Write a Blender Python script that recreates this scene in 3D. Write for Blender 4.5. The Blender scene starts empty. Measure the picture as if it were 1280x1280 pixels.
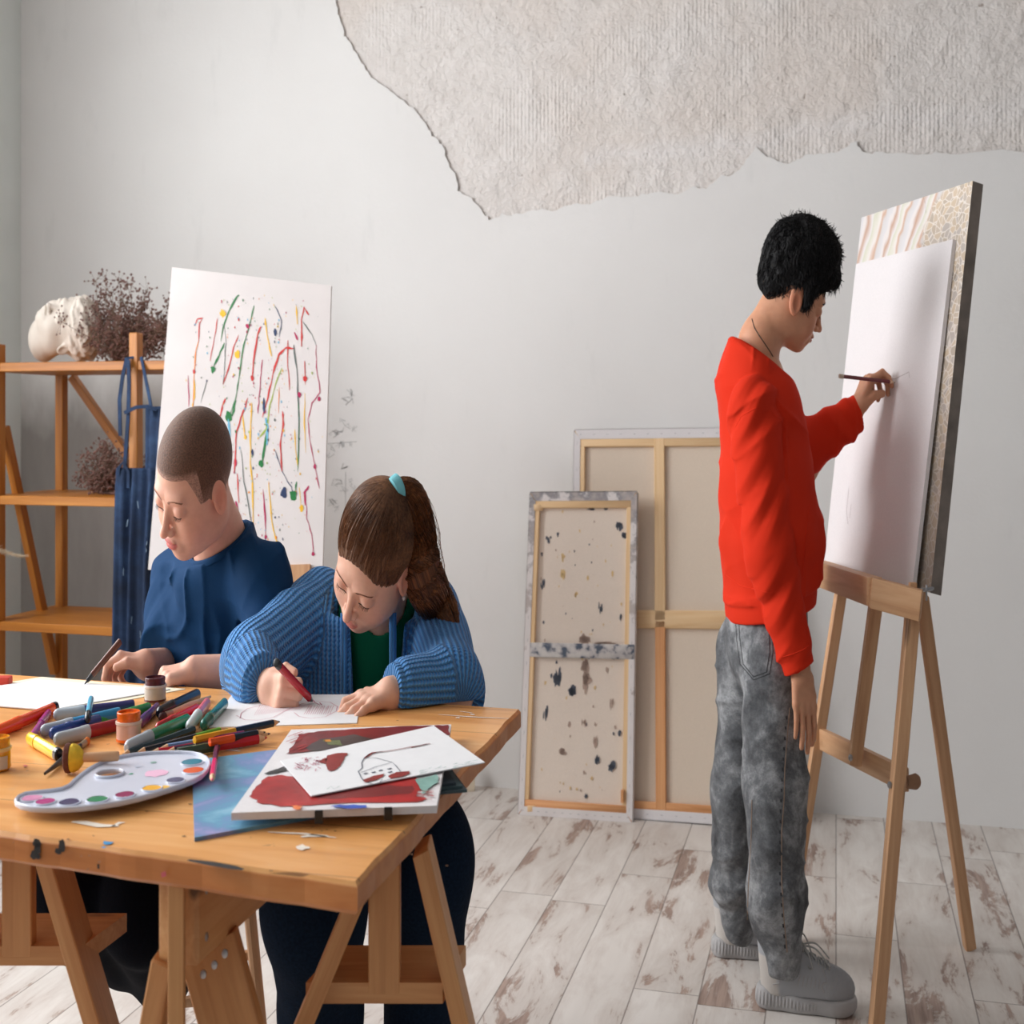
import bpy, math, random
import numpy as np
random.seed(7); rng = np.random.default_rng(7)
PI = math.pi
YAW = math.radians(14.8); SY, CY = math.sin(YAW), math.cos(YAW)
FP = 1533.0; HZ = 525.0; CH = 1.15          # focal length in pixels, horizon row, eye height
A3 = lambda *a: np.array(a, float)

# ---------- frames: (u right, v forward, z up) in metres as seen from the door; room axes X, Y, Z
def W(P):
    P = np.asarray(P, float)
    u, v = P[..., 0], P[..., 1]
    return np.stack([(u*CY - v*SY)/1.5, (u*SY + v*CY)/1.5, P[..., 2]], -1)
def IW(P):
    P = np.asarray(P, float)*A3(1.5, 1.5, 1)
    return np.stack([P[..., 0]*CY + P[..., 1]*SY, -P[..., 0]*SY + P[..., 1]*CY, P[..., 2]], -1)
def Q(px, py, t): return A3(1.5*t*(px-640)/FP, 1.5*t, CH + (HZ-py)*t/FP)
def Z(px, py, z): return Q(px, py, (CH-z)*FP/(py-HZ))
def T(px, py, z=.75): return Z(px, py, z)
def ray(px, py): return A3(1.5*(px-640)/FP, 1.5, (HZ-py)/FP)
EYE = A3(0, 0, CH)
def onplane(px, py, p0, n):
    d = ray(px, py); return EYE + d*(np.dot(p0-EYE, n)/np.dot(d, n))
def nrm(a):
    a = np.asarray(a, float); return a/(np.linalg.norm(a, axis=-1, keepdims=True)+1e-12)

# ---------- linking
SC = bpy.context.scene; COL = SC.collection
def tag(o, label=None, cat=None, group=None, kind=None):
    if label: o['label'] = label
    if cat: o['category'] = cat
    if group: o['group'] = group
    if kind: o['kind'] = kind
    return o
def thing(name, base, label, cat, group=None, frame='c'):
    o = bpy.data.objects.new(name, None); COL.objects.link(o)
    o.empty_display_size = .05
    o.location = W(base) if frame == 'c' else base
    return tag(o, label, cat, group)
def wloc(o):
    p = np.zeros(3)
    while o is not None: p = p + np.array(o.location); o = o.parent
    return p
def link_mesh(name, V, F, mats, parent=None, mi=None, g=None, col=None, smooth=True, loc=None, sharp=None):
    """V in world coordinates."""
    V = np.asarray(V, float)
    if loc is None: loc = (0, 0, 0) if parent is None else wloc(parent)
    loc = np.array(loc, float)
    me = bpy.data.meshes.new(name)
    if isinstance(F, np.ndarray):
        n, k = F.shape
        me.vertices.add(len(V)); me.vertices.foreach_set('co', (V-loc).astype(np.float32).ravel())
        me.loops.add(n*k); me.loops.foreach_set('vertex_index', F.astype(np.int32).ravel())
        me.polygons.add(n); me.polygons.foreach_set('loop_start', np.arange(n, dtype=np.int32)*k)
        me.update(calc_edges=True)
    else:
        me.from_pydata((V-loc).tolist(), [], F)
    for m in (mats if isinstance(mats, (list, tuple)) else [mats]): me.materials.append(m)
    if mi is not None: me.polygons.foreach_set('material_index', np.asarray(mi, np.int32))
    me.polygons.foreach_set('use_smooth', np.full(len(me.polygons), bool(smooth)))
    a = me.attributes.new('g', 'FLOAT_VECTOR', 'POINT')
    a.data.foreach_set('vector', (np.asarray(g if g is not None else V, np.float32)).ravel())
    if col is not None:
        a = me.attributes.new('paint', 'FLOAT_COLOR', 'POINT')
        c = np.ones((len(V), 4), np.float32); c[:, :3] = col
        a.data.foreach_set('color', c.ravel())
    me.update()
    if smooth and sharp: 
        try: me.set_sharp_from_angle(angle=math.radians(sharp))
        except Exception: pass
    o = bpy.data.objects.new(name, me); COL.objects.link(o)
    if parent is None: o.location = loc
    else:
        o.parent = parent
        o.location = loc - wloc(parent)
    return o

def frame_of(d, up=(0, 0, 1)):
    d = nrm(d); up = np.array(up, float)
    if abs(np.dot(d, up)) > .97: up = A3(1, 0, 0) if abs(d[0]) < .9 else A3(0, 1, 0)
    s = nrm(np.cross(d, up)); u = np.cross(s, d)
    return d, s, u
class MB:
    def __init__(s): s.V = []; s.F = []; s.M = []; s.G = []; s.n = 0
    def add(s, V, F, m=0, g=None):
        V = np.asarray(V, float); s.V.append(V); s.G.append(np.asarray(g, float) if g is not None else V)
        for f in F: s.F.append([i+s.n for i in f]); s.M.append(m)
        s.n += len(V); return s
    def bar(s, a, b, w, h, up=(0, 0, 1), m=0, bev=None):
        """rectangular bar from a to b, w across, h along up; chamfered edges"""
        a = np.array(a, float); b = np.array(b, float); d, sd, u = frame_of(b-a, up); L = np.linalg.norm(b-a)
        c = bev if bev is not None else min(w, h)*.07
        w2, h2 = w/2, h/2
        prof = [(w2-c, h2), (w2, h2-c), (w2, -h2+c), (w2-c, -h2), (-w2+c, -h2), (-w2, -h2+c), (-w2, h2-c), (-w2+c, h2)]
        off = random.random()*9
        V = []; G = []
        for (t, k) in ((0, 1-c/w2*.9), (c, 1), (L-c, 1), (L, 1-c/w2*.9)):
            for x, y in prof:
                V.append(a+d*t+sd*x*k+u*y*k); G.append((t+off, x+off, y+off))
        F = [list(range(8))[::1], [24+i for i in range(7, -1, -1)]]
        for r in range(3):
            for i in range(8):
                j = (i+1) % 8; F.append([r*8+j, r*8+i, r*8+8+i, r*8+8+j])
        return s.add(V, F, m, G)
    def tube(s, pts, r, n=8, m=0, cap=True, flat=1.0, up=(0, 0, 1)):
        pts = np.asarray(pts, float); k = len(pts); r = np.broadcast_to(np.asarray(r, float), (k,))
        V = []; G = []; L = 0; prev = None
        for i in range(k):
            d = pts[min(i+1, k-1)]-pts[max(i-1, 0)]
            if np.linalg.norm(d) < 1e-9: d = A3(0, 0, 1)
            d = nrm(d)
            if prev is None: _, sd, u = frame_of(d, up)
            else:
                sd = nrm(prev - d*np.dot(prev, d)); u = np.cross(sd, d)
            prev = sd
            if i: L += np.linalg.norm(pts[i]-pts[i-1])
            for j in range(n):
                a = 2*PI*j/n
                V.append(pts[i]+(sd*math.cos(a)+u*math.sin(a)*flat)*r[i]); G.append((L, a, r[i]))
        F = []
        for i in range(k-1):
            for j in range(n):
                q = (j+1) % n; F.append([i*n+j, i*n+q, (i+1)*n+q, (i+1)*n+j])
        if cap: F.append(list(range(n))[::-1]); F.append([(k-1)*n+j for j in range(n)])
        return s.add(V, F, m, G)
    def lathe(s, base, ax, prof, n=24, m=0, flat=False):
        """prof: (distance along ax, radius[, material])"""
        base = np.array(base, float); d, sd, u = frame_of(ax)
        V = []; G = []
        for p in prof:
            for j in range(n):
                a = 2*PI*j/n; V.append(base+d*p[0]+(sd*math.cos(a)+u*math.sin(a))*p[1]); G.append((p[0], a, p[1]))
        k = len(prof)
        n0 = s.n; s.V.append(np.array(V)); s.G.append(np.array(G)); s.n += len(V)
        for i in range(k-1):
            mm = prof[i][2] if len(prof[i]) > 2 else m
            for j in range(n):
                q = (j+1) % n; s.F.append([n0+i*n+j, n0+i*n+q, n0+(i+1)*n+q, n0+(i+1)*n+j]); s.M.append(mm)
        s.F.append([n0+j for j in range(n)][::-1]); s.M.append(prof[0][2] if len(prof[0]) > 2 else m)
        s.F.append([n0+(k-1)*n+j for j in range(n)]); s.M.append(prof[-1][2] if len(prof[-1]) > 2 else m)
        return s
    def prism(s, poly, off, m=0, mside=None):
        """polygon extruded by vector off"""
        P = np.asarray(poly, float); k = len(P); off = np.array(off, float)
        s.add(np.vstack([P, P+off]), [list(range(k))[::-1], [k+i for i in range(k)]], m)
        s.n -= 0
        base = s.n-2*k
        for i in range(k):
            j = (i+1) % k; s.F.append([base+i, base+j, base+k+j, base+k+i]); s.M.append(m if mside is None else mside)
        return s
    def ribbon(s, pts, w, nrmv, m=0):
        pts = np.asarray(pts, float); k = len(pts); w = np.broadcast_to(np.asarray(w, float), (k,)); V = []
        for i in range(k):
            d = nrm(pts[min(i+1, k-1)]-pts[max(i-1, 0)]); sd = np.cross(d, nrmv)
            V += [pts[i]+sd*w[i]/2, pts[i]-sd*w[i]/2]
        return s.add(V, [[2*i, 2*i+1, 2*i+3, 2*i+2] for i in range(k-1)], m)
    def blob(s, c, ex, ey, m=0, n=12, jag=.25):
        c = np.array(c, float); P = []
        for j in range(n):
            a = 2*PI*j/n; r = 1+jag*(random.random()-.5)*2
            P.append(c+np.asarray(ex)*math.cos(a)*r+np.asarray(ey)*math.sin(a)*r)
        return s.add(P, [list(range(n))], m)
    def build(s, name, mats, parent=None, smooth=True, sharp=35, frame='c', loc=None):
        V = np.vstack(s.V); V = W(V) if frame == 'c' else V
        if loc is not None and frame == 'c': loc = W(np.array(loc, float))
        o = link_mesh(name, V, s.F, mats, parent, s.M, np.vstack(s.G), smooth=smooth, sharp=sharp, loc=loc)
        import bmesh
        bm = bmesh.new(); bm.from_mesh(o.data); bmesh.ops.recalc_face_normals(bm, faces=bm.faces); bm.to_mesh(o.data); bm.free()
        return o

# ---------- implicit surfaces
def smin(a, b, k):
    if k <= 0: return np.minimum(a, b)
    h = np.clip(.5+.5*(b-a)/k, 0, 1); return b+(a-b)*h-k*h*(1-h)
def smax(a, b, k): return -smin(-a, -b, k)
def rc(p, a, b, ra, rb):
    a = np.asarray(a, float); b = np.asarray(b, float); ab = b-a; L = np.dot(ab, ab)+1e-12
    t = np.clip(((p-a)@ab)/L, 0, 1); t = np.asarray(t)
    return np.linalg.norm(p-a-t[..., None]*ab, axis=-1)-(ra+(rb-ra)*t)
def ell(p, c, r, R=None):
    q = p-np.asarray(c, float)
    if R is not None: q = q@np.asarray(R, float).T
    r = np.asarray(r, float)
    k0 = np.linalg.norm(q/r, axis=-1); k1 = np.linalg.norm(q/(r*r), axis=-1)
    return k0*(k0-1)/(k1+1e-9)
def erc(p, a, b, ra, rb, R, s):
    """round cone squashed along the rows of R by s"""
    R = np.asarray(R, float); s = np.asarray(s, float)
    f = lambda x: (np.asarray(x, float)@R.T)/s
    return rc(f(p), f(a), f(b), ra, rb)*min(s)
def nz(p, f, seed=0):
    r = np.random.default_rng(seed); o = 0
    for i in range(4):
        k = r.normal(size=3)*f; k2 = r.normal(size=3)*f
        o = o+np.sin(p@k+r.uniform(0, 6))*np.sin(p@k2+r.uniform(0, 6))
    return o*.5
def polysdf(f, lo, hi, h, B=16):
    """surface nets over the blocks that the surface crosses; returns V, quads"""
    lo = np.asarray(lo, float); hi = np.asarray(hi, float)
    nb = np.ceil((hi-lo)/(h*B)).astype(int)
    I = np.stack(np.meshgrid(*[np.arange(n) for n in nb], indexing='ij'), -1).reshape(-1, 3)
    cen = lo+(I+.5)*h*B
    d = f(cen); I = I[np.abs(d) < h*B*.87*1.25+.004]
    gx = np.stack(np.meshgrid(*[np.arange(B+1)]*3, indexing='ij'), -1).astype(float)
    C = nb*B+2; key = lambda q: (q[..., 0]*C[1]+q[..., 1])*C[2]+q[..., 2]
    keys = []; verts = []; quads = []
    cor = [(i, j, k) for i in (0, 1) for j in (0, 1) for k in (0, 1)]
    edges = [(a, b) for a in range(8) for b in range(a+1, 8) if sum(abs(x-y) for x, y in zip(cor[a], cor[b])) == 1]
    for s in range(0, len(I), 48):
        Ib = I[s:s+48]
        P = lo+(Ib[:, None, None, None, :]*B+gx[None])*h
        D = f(P.reshape(-1, 3)).reshape(P.shape[:-1])
        S = D < 0
        sub = lambda X, c: X[:, c[0]:c[0]+B, c[1]:c[1]+B, c[2]:c[2]+B]
        cnt = sum(sub(S, c).astype(np.int8) for c in cor)
        act = np.argwhere((cnt > 0) & (cnt < 8))
        if not len(act): continue
        b, x, y, z = act.T
        dv = [D[b, x+c[0], y+c[1], z+c[2]] for c in cor]
        acc = np.zeros((len(act), 3)); w = np.zeros(len(act))
        for i, j in edges:
            cr = (dv[i] < 0) != (dv[j] < 0)
            t = np.where(cr, dv[i]/(dv[i]-dv[j]+1e-20), 0)
            q = np.array(cor[i], float)+t[:, None]*(np.array(cor[j], float)-np.array(cor[i], float))
            acc += q*cr[:, None]; w += cr
        cell = Ib[b]*B+act[:, 1:]
        verts.append(lo+(cell+acc/w[:, None])*h); keys.append(key(cell))
        for ax in range(3):
            e = np.zeros(3, int); e[ax] = 1
            A = S[:, :B, :B, :B]; Bq = S[:, e[0]:e[0]+B, e[1]:e[1]+B, e[2]:e[2]+B]
            ed = np.argwhere(A != Bq)
            if not len(ed): continue
            base = Ib[ed[:, 0]]*B+ed[:, 1:]
            o1 = np.zeros(3, int); o2 = np.zeros(3, int); o1[(ax+1) % 3] = 1; o2[(ax+2) % 3] = 1
            q = np.stack([key(base), key(base-o1), key(base-o1-o2), key(base-o2)], 1)
            flip = A[tuple(ed.T)]
            q = np.where(flip[:, None], q, q[:, ::-1]); quads.append(q)
    keys = np.concatenate(keys); verts = np.concatenate(verts); quads = np.concatenate(quads)
    o = np.argsort(keys); ks = keys[o]
    idx = np.searchsorted(ks, quads); idx = np.clip(idx, 0, len(ks)-1)
    ok = (ks[idx] == quads).all(1); F = o[idx[ok]]
    # outward faces
    return verts, F
def grad(f, p, e=1e-3):
    g = np.stack([f(p+A3(e, 0, 0))-f(p-A3(e, 0, 0)), f(p+A3(0, e, 0))-f(p-A3(0, e, 0)), f(p+A3(0, 0, e))-f(p-A3(0, 0, e))], -1)
    return nrm(g)
def snap(f, p, off=0.0, it=6):
    p = np.array(p, float)
    for _ in range(it): p = p-grad(f, p)*(f(p)-off)[..., None]
    return p
def trace(f, pts, off=.0, t0=1.2, t1=3.4):
    """points where the sight lines through these pixels meet the surface"""
    D = np.array([ray(*q) for q in pts]); L = np.linalg.norm(D, axis=1); s = np.full(len(pts), t0)
    for _ in range(140):
        d = f(EYE+D*s[:, None]); s = np.minimum(s+np.clip(d, -.05, .05)*.6/L, t1)
    P = EYE+D*s[:, None]
    return P+grad(f, P)*off
def clean_axes(x, y):
    x = nrm(x); z = nrm(np.cross(x, y)); return np.array([x, np.cross(z, x), z])

# ---------- materials
def srgb(*c): return tuple(((x/255)/12.92 if x/255 <= .04045 else ((x/255+.055)/1.055)**2.4) for x in c)
class NT:
    def __init__(s, name):
        s.m = bpy.data.materials.new(name); s.m.use_nodes = True; s.t = s.m.node_tree
        s.b = s.t.nodes['Principled BSDF']
    def n(s, typ, **k):
        o = s.t.nodes.new(typ)
        for a, b in k.items():
            if a.startswith('i_'):
                key = a[2:]; key = int(key) if key.isdigit() else key.replace('_', ' ')
                s.set(o.inputs[key], b)
            else: setattr(o, a, b)
        return o
    def set(s, inp, v):
        if isinstance(v, bpy.types.NodeSocket): s.t.links.new(v, inp)
        elif isinstance(v, bpy.types.Node): s.t.links.new(v.outputs[0], inp)
        else:
            if isinstance(v, tuple) and len(v) == 3 and inp.type == 'RGBA': v = (*v, 1)
            inp.default_value = v
    def math(s, op, a, b=0.0, c=None, clamp=False):
        o = s.n('ShaderNodeMath', operation=op, use_clamp=clamp); s.set(o.inputs[0], a); s.set(o.inputs[1], b)
        if c is not None: s.set(o.inputs[2], c)
        return o.outputs[0]
    def attr(s, name='g'): return s.n('ShaderNodeAttribute', attribute_name=name)
    def coord(s): return s.n('ShaderNodeTexCoord').outputs['Object']
    def scale(s, v, sc):
        o = s.n('ShaderNodeVectorMath', operation='MULTIPLY'); s.set(o.inputs[0], v); o.inputs[1].default_value = sc; return o.outputs[0]
    def noise(s, v, sc, det=3, rough=.55, dist=0):
        o = s.n('ShaderNodeTexNoise'); s.set(o.inputs['Vector'], v); o.inputs['Scale'].default_value = sc
        o.inputs['Detail'].default_value = det; o.inputs['Roughness'].default_value = rough; o.inputs['Distortion'].default_value = dist
        return o.outputs[0]
    def ramp(s, fac, stops, interp='LINEAR'):
        o = s.n('ShaderNodeValToRGB'); s.set(o.inputs[0], fac); cr = o.color_ramp; cr.interpolation = interp
        while len(cr.elements) < len(stops): cr.elements.new(.5)
        for e, (p, c) in zip(cr.elements, stops):
            e.position = p; e.color = (*c, 1) if isinstance(c, tuple) else (c, c, c, 1)
        return o.outputs[0]
    def mix(s, fac, a, b, blend='MIX'):
        o = s.n('ShaderNodeMix', data_type='RGBA', blend_type=blend)
        s.set(o.inputs[0], fac); s.set(o.inputs[6], a); s.set(o.inputs[7], b); return o.outputs[2]
    def bump(s, h, strength=.3, dist=.005, prev=None):
        o = s.n('ShaderNodeBump'); s.set(o.inputs['Height'], h); o.inputs['Strength'].default_value = strength
        o.inputs['Distance'].default_value = dist
        if prev is not None: s.set(o.inputs['Normal'], prev)
        return o.outputs[0]
    def out(s, col=None, rough=None, normal=None, **k):
        if col is not None: s.set(s.b.inputs['Base Color'], col)
        if rough is not None: s.set(s.b.inputs['Roughness'], rough)
        if normal is not None: s.set(s.b.inputs['Normal'], normal)
        for a, v in k.items(): s.set(s.b.inputs[a.replace('_', ' ')], v)
        return s.m
def plain(name, col, rough=.5, var=.12, scale=40, bump=0.0, **k):
    t = NT(name); c = t.coord(); nn = t.noise(c, scale, 3)
    d = tuple(x*(1-var) for x in col); l = tuple(min(1, x*(1+var)) for x in col)
    return t.out(t.ramp(nn, [(.3, d), (.7, l)]), rough, t.bump(nn, bump, .003) if bump else None, **k)
def wood(name, c1, c2, c3, rough=.5, knots=True, sc=1.0):
    t = NT(name); g = t.attr('g').outputs['Vector']
    v = t.scale(g, (1.2*sc, 22*sc, 22*sc)); n1 = t.noise(v, 1.6, 5, .6, 1.2)
    v2 = t.scale(g, (6*sc, 160*sc, 160*sc)); n2 = t.noise(v2, 1, 2)
    col = t.ramp(n1, [(.25, c1), (.5, c2), (.75, c3)])
    col = t.mix(t.math('MULTIPLY', n2, .35), col, c3, 'MULTIPLY')
    if knots:
        vo = t.n('ShaderNodeTexVoronoi'); t.set(vo.inputs['Vector'], t.scale(g, (3.2, 11, 11))); vo.inputs['Scale'].default_value = 1
        k = t.ramp(vo.outputs['Distance'], [(.05, 1.0), (.13, 0.0)])
        col = t.mix(k, col, tuple(x*.35 for x in c1))
    return t.out(col, rough, t.bump(n1, .15, .002))
def attr_col(name, rough=.5, bump=0, bscale=400, **k):
    t = NT(name); c = t.attr('paint').outputs['Color']
    nn = t.noise(t.coord(), bscale, 2)
    return t.out(c, rough, t.bump(nn, bump, .001) if bump else None, **k)
# ---------- materials of the room
M = {}
M['oak'] = wood('honey_wood', srgb(206, 142, 76), srgb(226, 166, 98), srgb(240, 188, 122), .42)
M['trestle'] = wood('trestle_pine', srgb(196, 138, 84), srgb(214, 158, 102), srgb(226, 174, 120), .5)
M['shelfwood'] = wood('amber_shelf_wood', srgb(158, 96, 30), srgb(184, 118, 42), srgb(204, 140, 60), .45, False)
M['easelwood'] = wood('easel_beech', srgb(188, 142, 104), srgb(208, 164, 124), srgb(222, 182, 142), .5)
M['stretcher'] = wood('stretcher_pine', srgb(222, 186, 138), srgb(236, 204, 160), srgb(242, 214, 174), .6, False)
M['stretcher_orange'] = wood('stretcher_orange_pine', srgb(206, 144, 92), srgb(222, 164, 112), srgb(232, 180, 130), .6, False)
M['white'] = plain('white_paper', (.80, .80, .81), .75, .02)
M['canvas_white'] = plain('white_canvas', (.74, .71, .715), .8, .03, 300, .1)
M['black'] = plain('black_plastic', (.012, .012, .014), .35)
M['steel'] = plain('steel_screw', (.45, .45, .46), .35, Metallic=1.0)

def floor_mat():
    t = NT('worn_white_planks'); co = t.coord(); sp = t.n('ShaderNodeSeparateXYZ'); t.set(sp.inputs[0], co)
    x = t.math('DIVIDE', sp.outputs[0], .132); row = t.math('FLOOR', x); fx = t.math('SUBTRACT', x, row)
    wn = t.n('ShaderNodeTexWhiteNoise', noise_dimensions='1D'); t.set(wn.inputs['W'], row)
    y = t.math('ADD', t.math('DIVIDE', sp.outputs[1], .83), wn.outputs['Value']); ry = t.math('FLOOR', y); fy = t.math('SUBTRACT', y, ry)
    ex = t.math('MINIMUM', fx, t.math('SUBTRACT', 1.0, fx)); ey = t.math('MINIMUM', fy, t.math('SUBTRACT', 1.0, fy))
    gap = t.math('MAXIMUM', t.math('LESS_THAN', ex, .011), t.math('LESS_THAN', ey, .0017))
    cb = t.n('ShaderNodeCombineXYZ'); t.set(cb.inputs[0], t.math('ADD', sp.outputs[0], t.math('MULTIPLY', row, .77)))
    t.set(cb.inputs[1], t.math('ADD', sp.outputs[1], t.math('MULTIPLY', ry, 3.1))); t.set(cb.inputs[2], row)
    v = cb.outputs[0]
    a = t.noise(t.scale(v, (16, 4.2, 1)), 1.0, 8, .68, .5)
    b = t.noise(t.scale(v, (2.4, 1.6, 1)), 1.3, 2)
    fine = t.noise(t.scale(v, (110, 6, 1)), 1.0, 3)
    m = t.math('ADD', t.math('MULTIPLY', a, .72), t.math('MULTIPLY', b, .34)); m = t.math('ADD', m, t.math('MULTIPLY', fine, .10))
    flake = t.ramp(m, [(.635, 0.0), (.675, 1.0)])
    grey = t.ramp(m, [(.50, 0.0), (.67, .45)])
    base = t.ramp(t.noise(t.scale(v, (6, 1, 1)), 1.0, 4), [(.3, srgb(210, 203, 196)), (.7, srgb(230, 225, 219))])
    base = t.mix(grey, base, srgb(180, 164, 154))
    brown = t.ramp(fine, [(.35, srgb(122, 94, 82)), (.6, srgb(168, 142, 128))])
    col = t.mix(t.math('MULTIPLY', flake, .85), base, brown)
    col = t.mix(t.math('MULTIPLY', gap, .6), col, srgb(92, 78, 70))
    h = t.math('SUBTRACT', 1.0, t.math('ADD', t.math('MULTIPLY', flake, .4), gap))
    return t.out(col, .55, t.bump(h, .3, .002))
M['floor'] = floor_mat()
def wall_smooth():
    t = NT('smooth_plaster'); co = t.coord()
    a = t.noise(co, 1.1, 4, .6); b = t.noise(t.scale(co, (9, 9, 2.2)), 1.2, 5, .65); c = t.noise(co, 60, 3)
    col = t.ramp(a, [(.3, srgb(225, 223, 221)), (.7, srgb(232, 231, 229))])
    col = t.mix(t.ramp(b, [(.60, 0.0), (.85, .35)]), col, srgb(196, 196, 194))
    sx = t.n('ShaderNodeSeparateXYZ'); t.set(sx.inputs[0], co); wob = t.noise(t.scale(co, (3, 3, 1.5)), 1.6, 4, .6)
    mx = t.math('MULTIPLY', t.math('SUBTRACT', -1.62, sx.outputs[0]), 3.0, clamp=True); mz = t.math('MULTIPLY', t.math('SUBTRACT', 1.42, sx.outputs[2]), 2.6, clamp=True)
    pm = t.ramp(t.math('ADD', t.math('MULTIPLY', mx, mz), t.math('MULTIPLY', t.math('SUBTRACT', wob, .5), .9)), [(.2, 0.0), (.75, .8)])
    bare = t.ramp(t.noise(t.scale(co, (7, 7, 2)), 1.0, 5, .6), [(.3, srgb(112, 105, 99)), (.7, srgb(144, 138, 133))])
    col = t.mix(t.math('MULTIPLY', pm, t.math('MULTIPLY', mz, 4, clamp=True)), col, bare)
    return t.out(col, .85, t.bump(t.math('ADD', c, b), .12, .006))
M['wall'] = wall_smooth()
def wall_rough():
    t = NT('exposed_rough_plaster'); co = t.coord()
    sp = t.n('ShaderNodeSeparateXYZ'); t.set(sp.inputs[0], co)
    warp = t.noise(co, 5, 3)
    z = t.math('ADD', t.math('MULTIPLY', sp.outputs[2], 7.2), t.math('MULTIPLY', warp, .5)); fz = t.math('FRACT', z)
    row = t.math('FLOOR', z)
    x = t.math('ADD', t.math('MULTIPLY', sp.outputs[0], 7.5), t.math('MULTIPLY', row, .5)); x = t.math('ADD', x, t.math('MULTIPLY', warp, .4)); fx = t.math('FRACT', x)
    gz = t.math('LESS_THAN', fz, .07); gx = t.math('LESS_THAN', fx, .04)
    wn = t.n('ShaderNodeTexWhiteNoise', noise_dimensions='2D'); cb = t.n('ShaderNodeCombineXYZ'); t.set(cb.inputs[0], t.math('FLOOR', x)); t.set(cb.inputs[1], row); t.set(wn.inputs['Vector'], cb.outputs[0])
    big = t.noise(co, 16, 6, .7); lumps = t.noise(co, 60, 3)
    comb = t.math('SINE', t.math('MULTIPLY', sp.outputs[0], 520.0))
    cm = t.math('MULTIPLY', comb, t.ramp(t.noise(co, 3.2, 2), [(.50, 0.0), (.68, .3)]))
    h = t.math('ADD', t.math('MULTIPLY', big, 1.5), t.math('MULTIPLY', lumps, .35)); h = t.math('ADD', h, t.math('MULTIPLY', t.noise(co, 5.5, 3, .5), 1.6)); h = t.math('ADD', h, t.math('MULTIPLY', t.ramp(t.noise(co, 9, 4, .6), [(.58, 0.0), (.64, 1.0)]), .12)); h = t.math('ADD', h, t.math('MULTIPLY', cm, .2))
    h = t.math('SUBTRACT', h, t.math('MULTIPLY', t.math('MAXIMUM', gz, gx), t.math('MULTIPLY', wn.outputs['Value'], .7)))
    col = t.ramp(big, [(.3, srgb(222, 216, 211)), (.7, srgb(234, 229, 225))])
    pt = t.ramp(t.noise(co, 2.1, 3), [(.45, 0.0), (.6, .5)]); col = t.mix(pt, col, srgb(222, 211, 202))
    ln = t.math('SUBTRACT', sp.outputs[2], t.math('ADD', 2.004, t.math('MULTIPLY', sp.outputs[0], .075)))
    ln = t.math('ADD', ln, t.math('MULTIPLY', t.math('SUBTRACT', t.noise(co, 4, 4), .5), .16))
    stk = t.math('MULTIPLY', t.math('SUBTRACT', 1.0, t.math('MULTIPLY', t.math('ABSOLUTE', ln), 22.0), clamp=True), t.math('GREATER_THAN', sp.outputs[0], -.75))
    col = t.mix(t.math('MULTIPLY', stk, .6), col, srgb(232, 228, 226))
    dk = t.math('MULTIPLY', t.ramp(t.noise(co, 38, 2), [(.66, 0.0), (.72, 1.0)]), t.math('MAXIMUM', gz, gx))
    col = t.mix(t.math('MULTIPLY', dk, .7), col, srgb(140, 122, 110))
    return t.out(col, .9, t.bump(h, .85, .013))
M['wall_rough'] = wall_rough()

# ---------- room shell (room axes)
WY = 3.70; XL = -2.75
def wallpt(px, py, y=WY):
    d = W(ray(px, py)); s = y/d[1]; return A3(0, 0, CH)+d*s
def box_w(m, lo, hi, mi=0):
    lo = np.array(lo, float); hi = np.array(hi, float)
    V = [(x, y, z) for x in (lo[0], hi[0]) for y in (lo[1], hi[1]) for z in (lo[2], hi[2])]
    m.add(V, [[0, 1, 3, 2], [4, 6, 7, 5], [0, 4, 5, 1], [2, 3, 7, 6], [0, 2, 6, 4], [1, 5, 7, 3]], mi); return m
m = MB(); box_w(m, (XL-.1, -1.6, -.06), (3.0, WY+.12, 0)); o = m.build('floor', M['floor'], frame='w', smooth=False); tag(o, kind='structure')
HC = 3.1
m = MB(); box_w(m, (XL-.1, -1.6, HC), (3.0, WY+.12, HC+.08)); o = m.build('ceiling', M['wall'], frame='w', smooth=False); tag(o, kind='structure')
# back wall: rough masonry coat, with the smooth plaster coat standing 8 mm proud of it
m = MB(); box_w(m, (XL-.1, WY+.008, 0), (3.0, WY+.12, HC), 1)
edge_px = [(410, -40), (421, 0), (424, 22), (431, 44), (440, 56), (452, 78), (463, 96), (478, 106), (500, 124), (516, 136), (532, 152), (541, 170), (553, 182), (561, 204), (570, 222), (572, 238), (590, 246), (602, 262), (611, 275), (628, 268), (650, 268), (672, 262), (690, 264), (712, 256), (740, 254), (762, 246), (790, 247), (815, 240), (845, 243), (868, 234), (884, 236), (902, 220), (918, 218), (930, 206), (944, 184), (958, 196), (975, 203), (990, 204), (1005, 195), (1030, 192), (1050, 188), (1070, 178), (1082, 192), (1110, 190), (1150, 195), (1176, 190), (1200, 192), (1240, 186), (1290, 190)]
pts = [wallpt(*e) for e in edge_px]
fine = []
for a, b in zip(pts[:-1], pts[1:]):
    for k in range(4):
        t = k/4; p = a+(b-a)*t
        fine.append((p[0]+random.uniform(-1, 1)*.004, p[2]+random.uniform(-1, 1)*.004))
fine = [(fine[0][0]-.04, HC)]+fine+[(3.0, pts[-1][2])]
poly = fine[::-1]+[(XL-.1, HC), (XL-.1, 0), (3.0, 0)]
front = [(x, WY, z) for x, z in poly]
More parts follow.
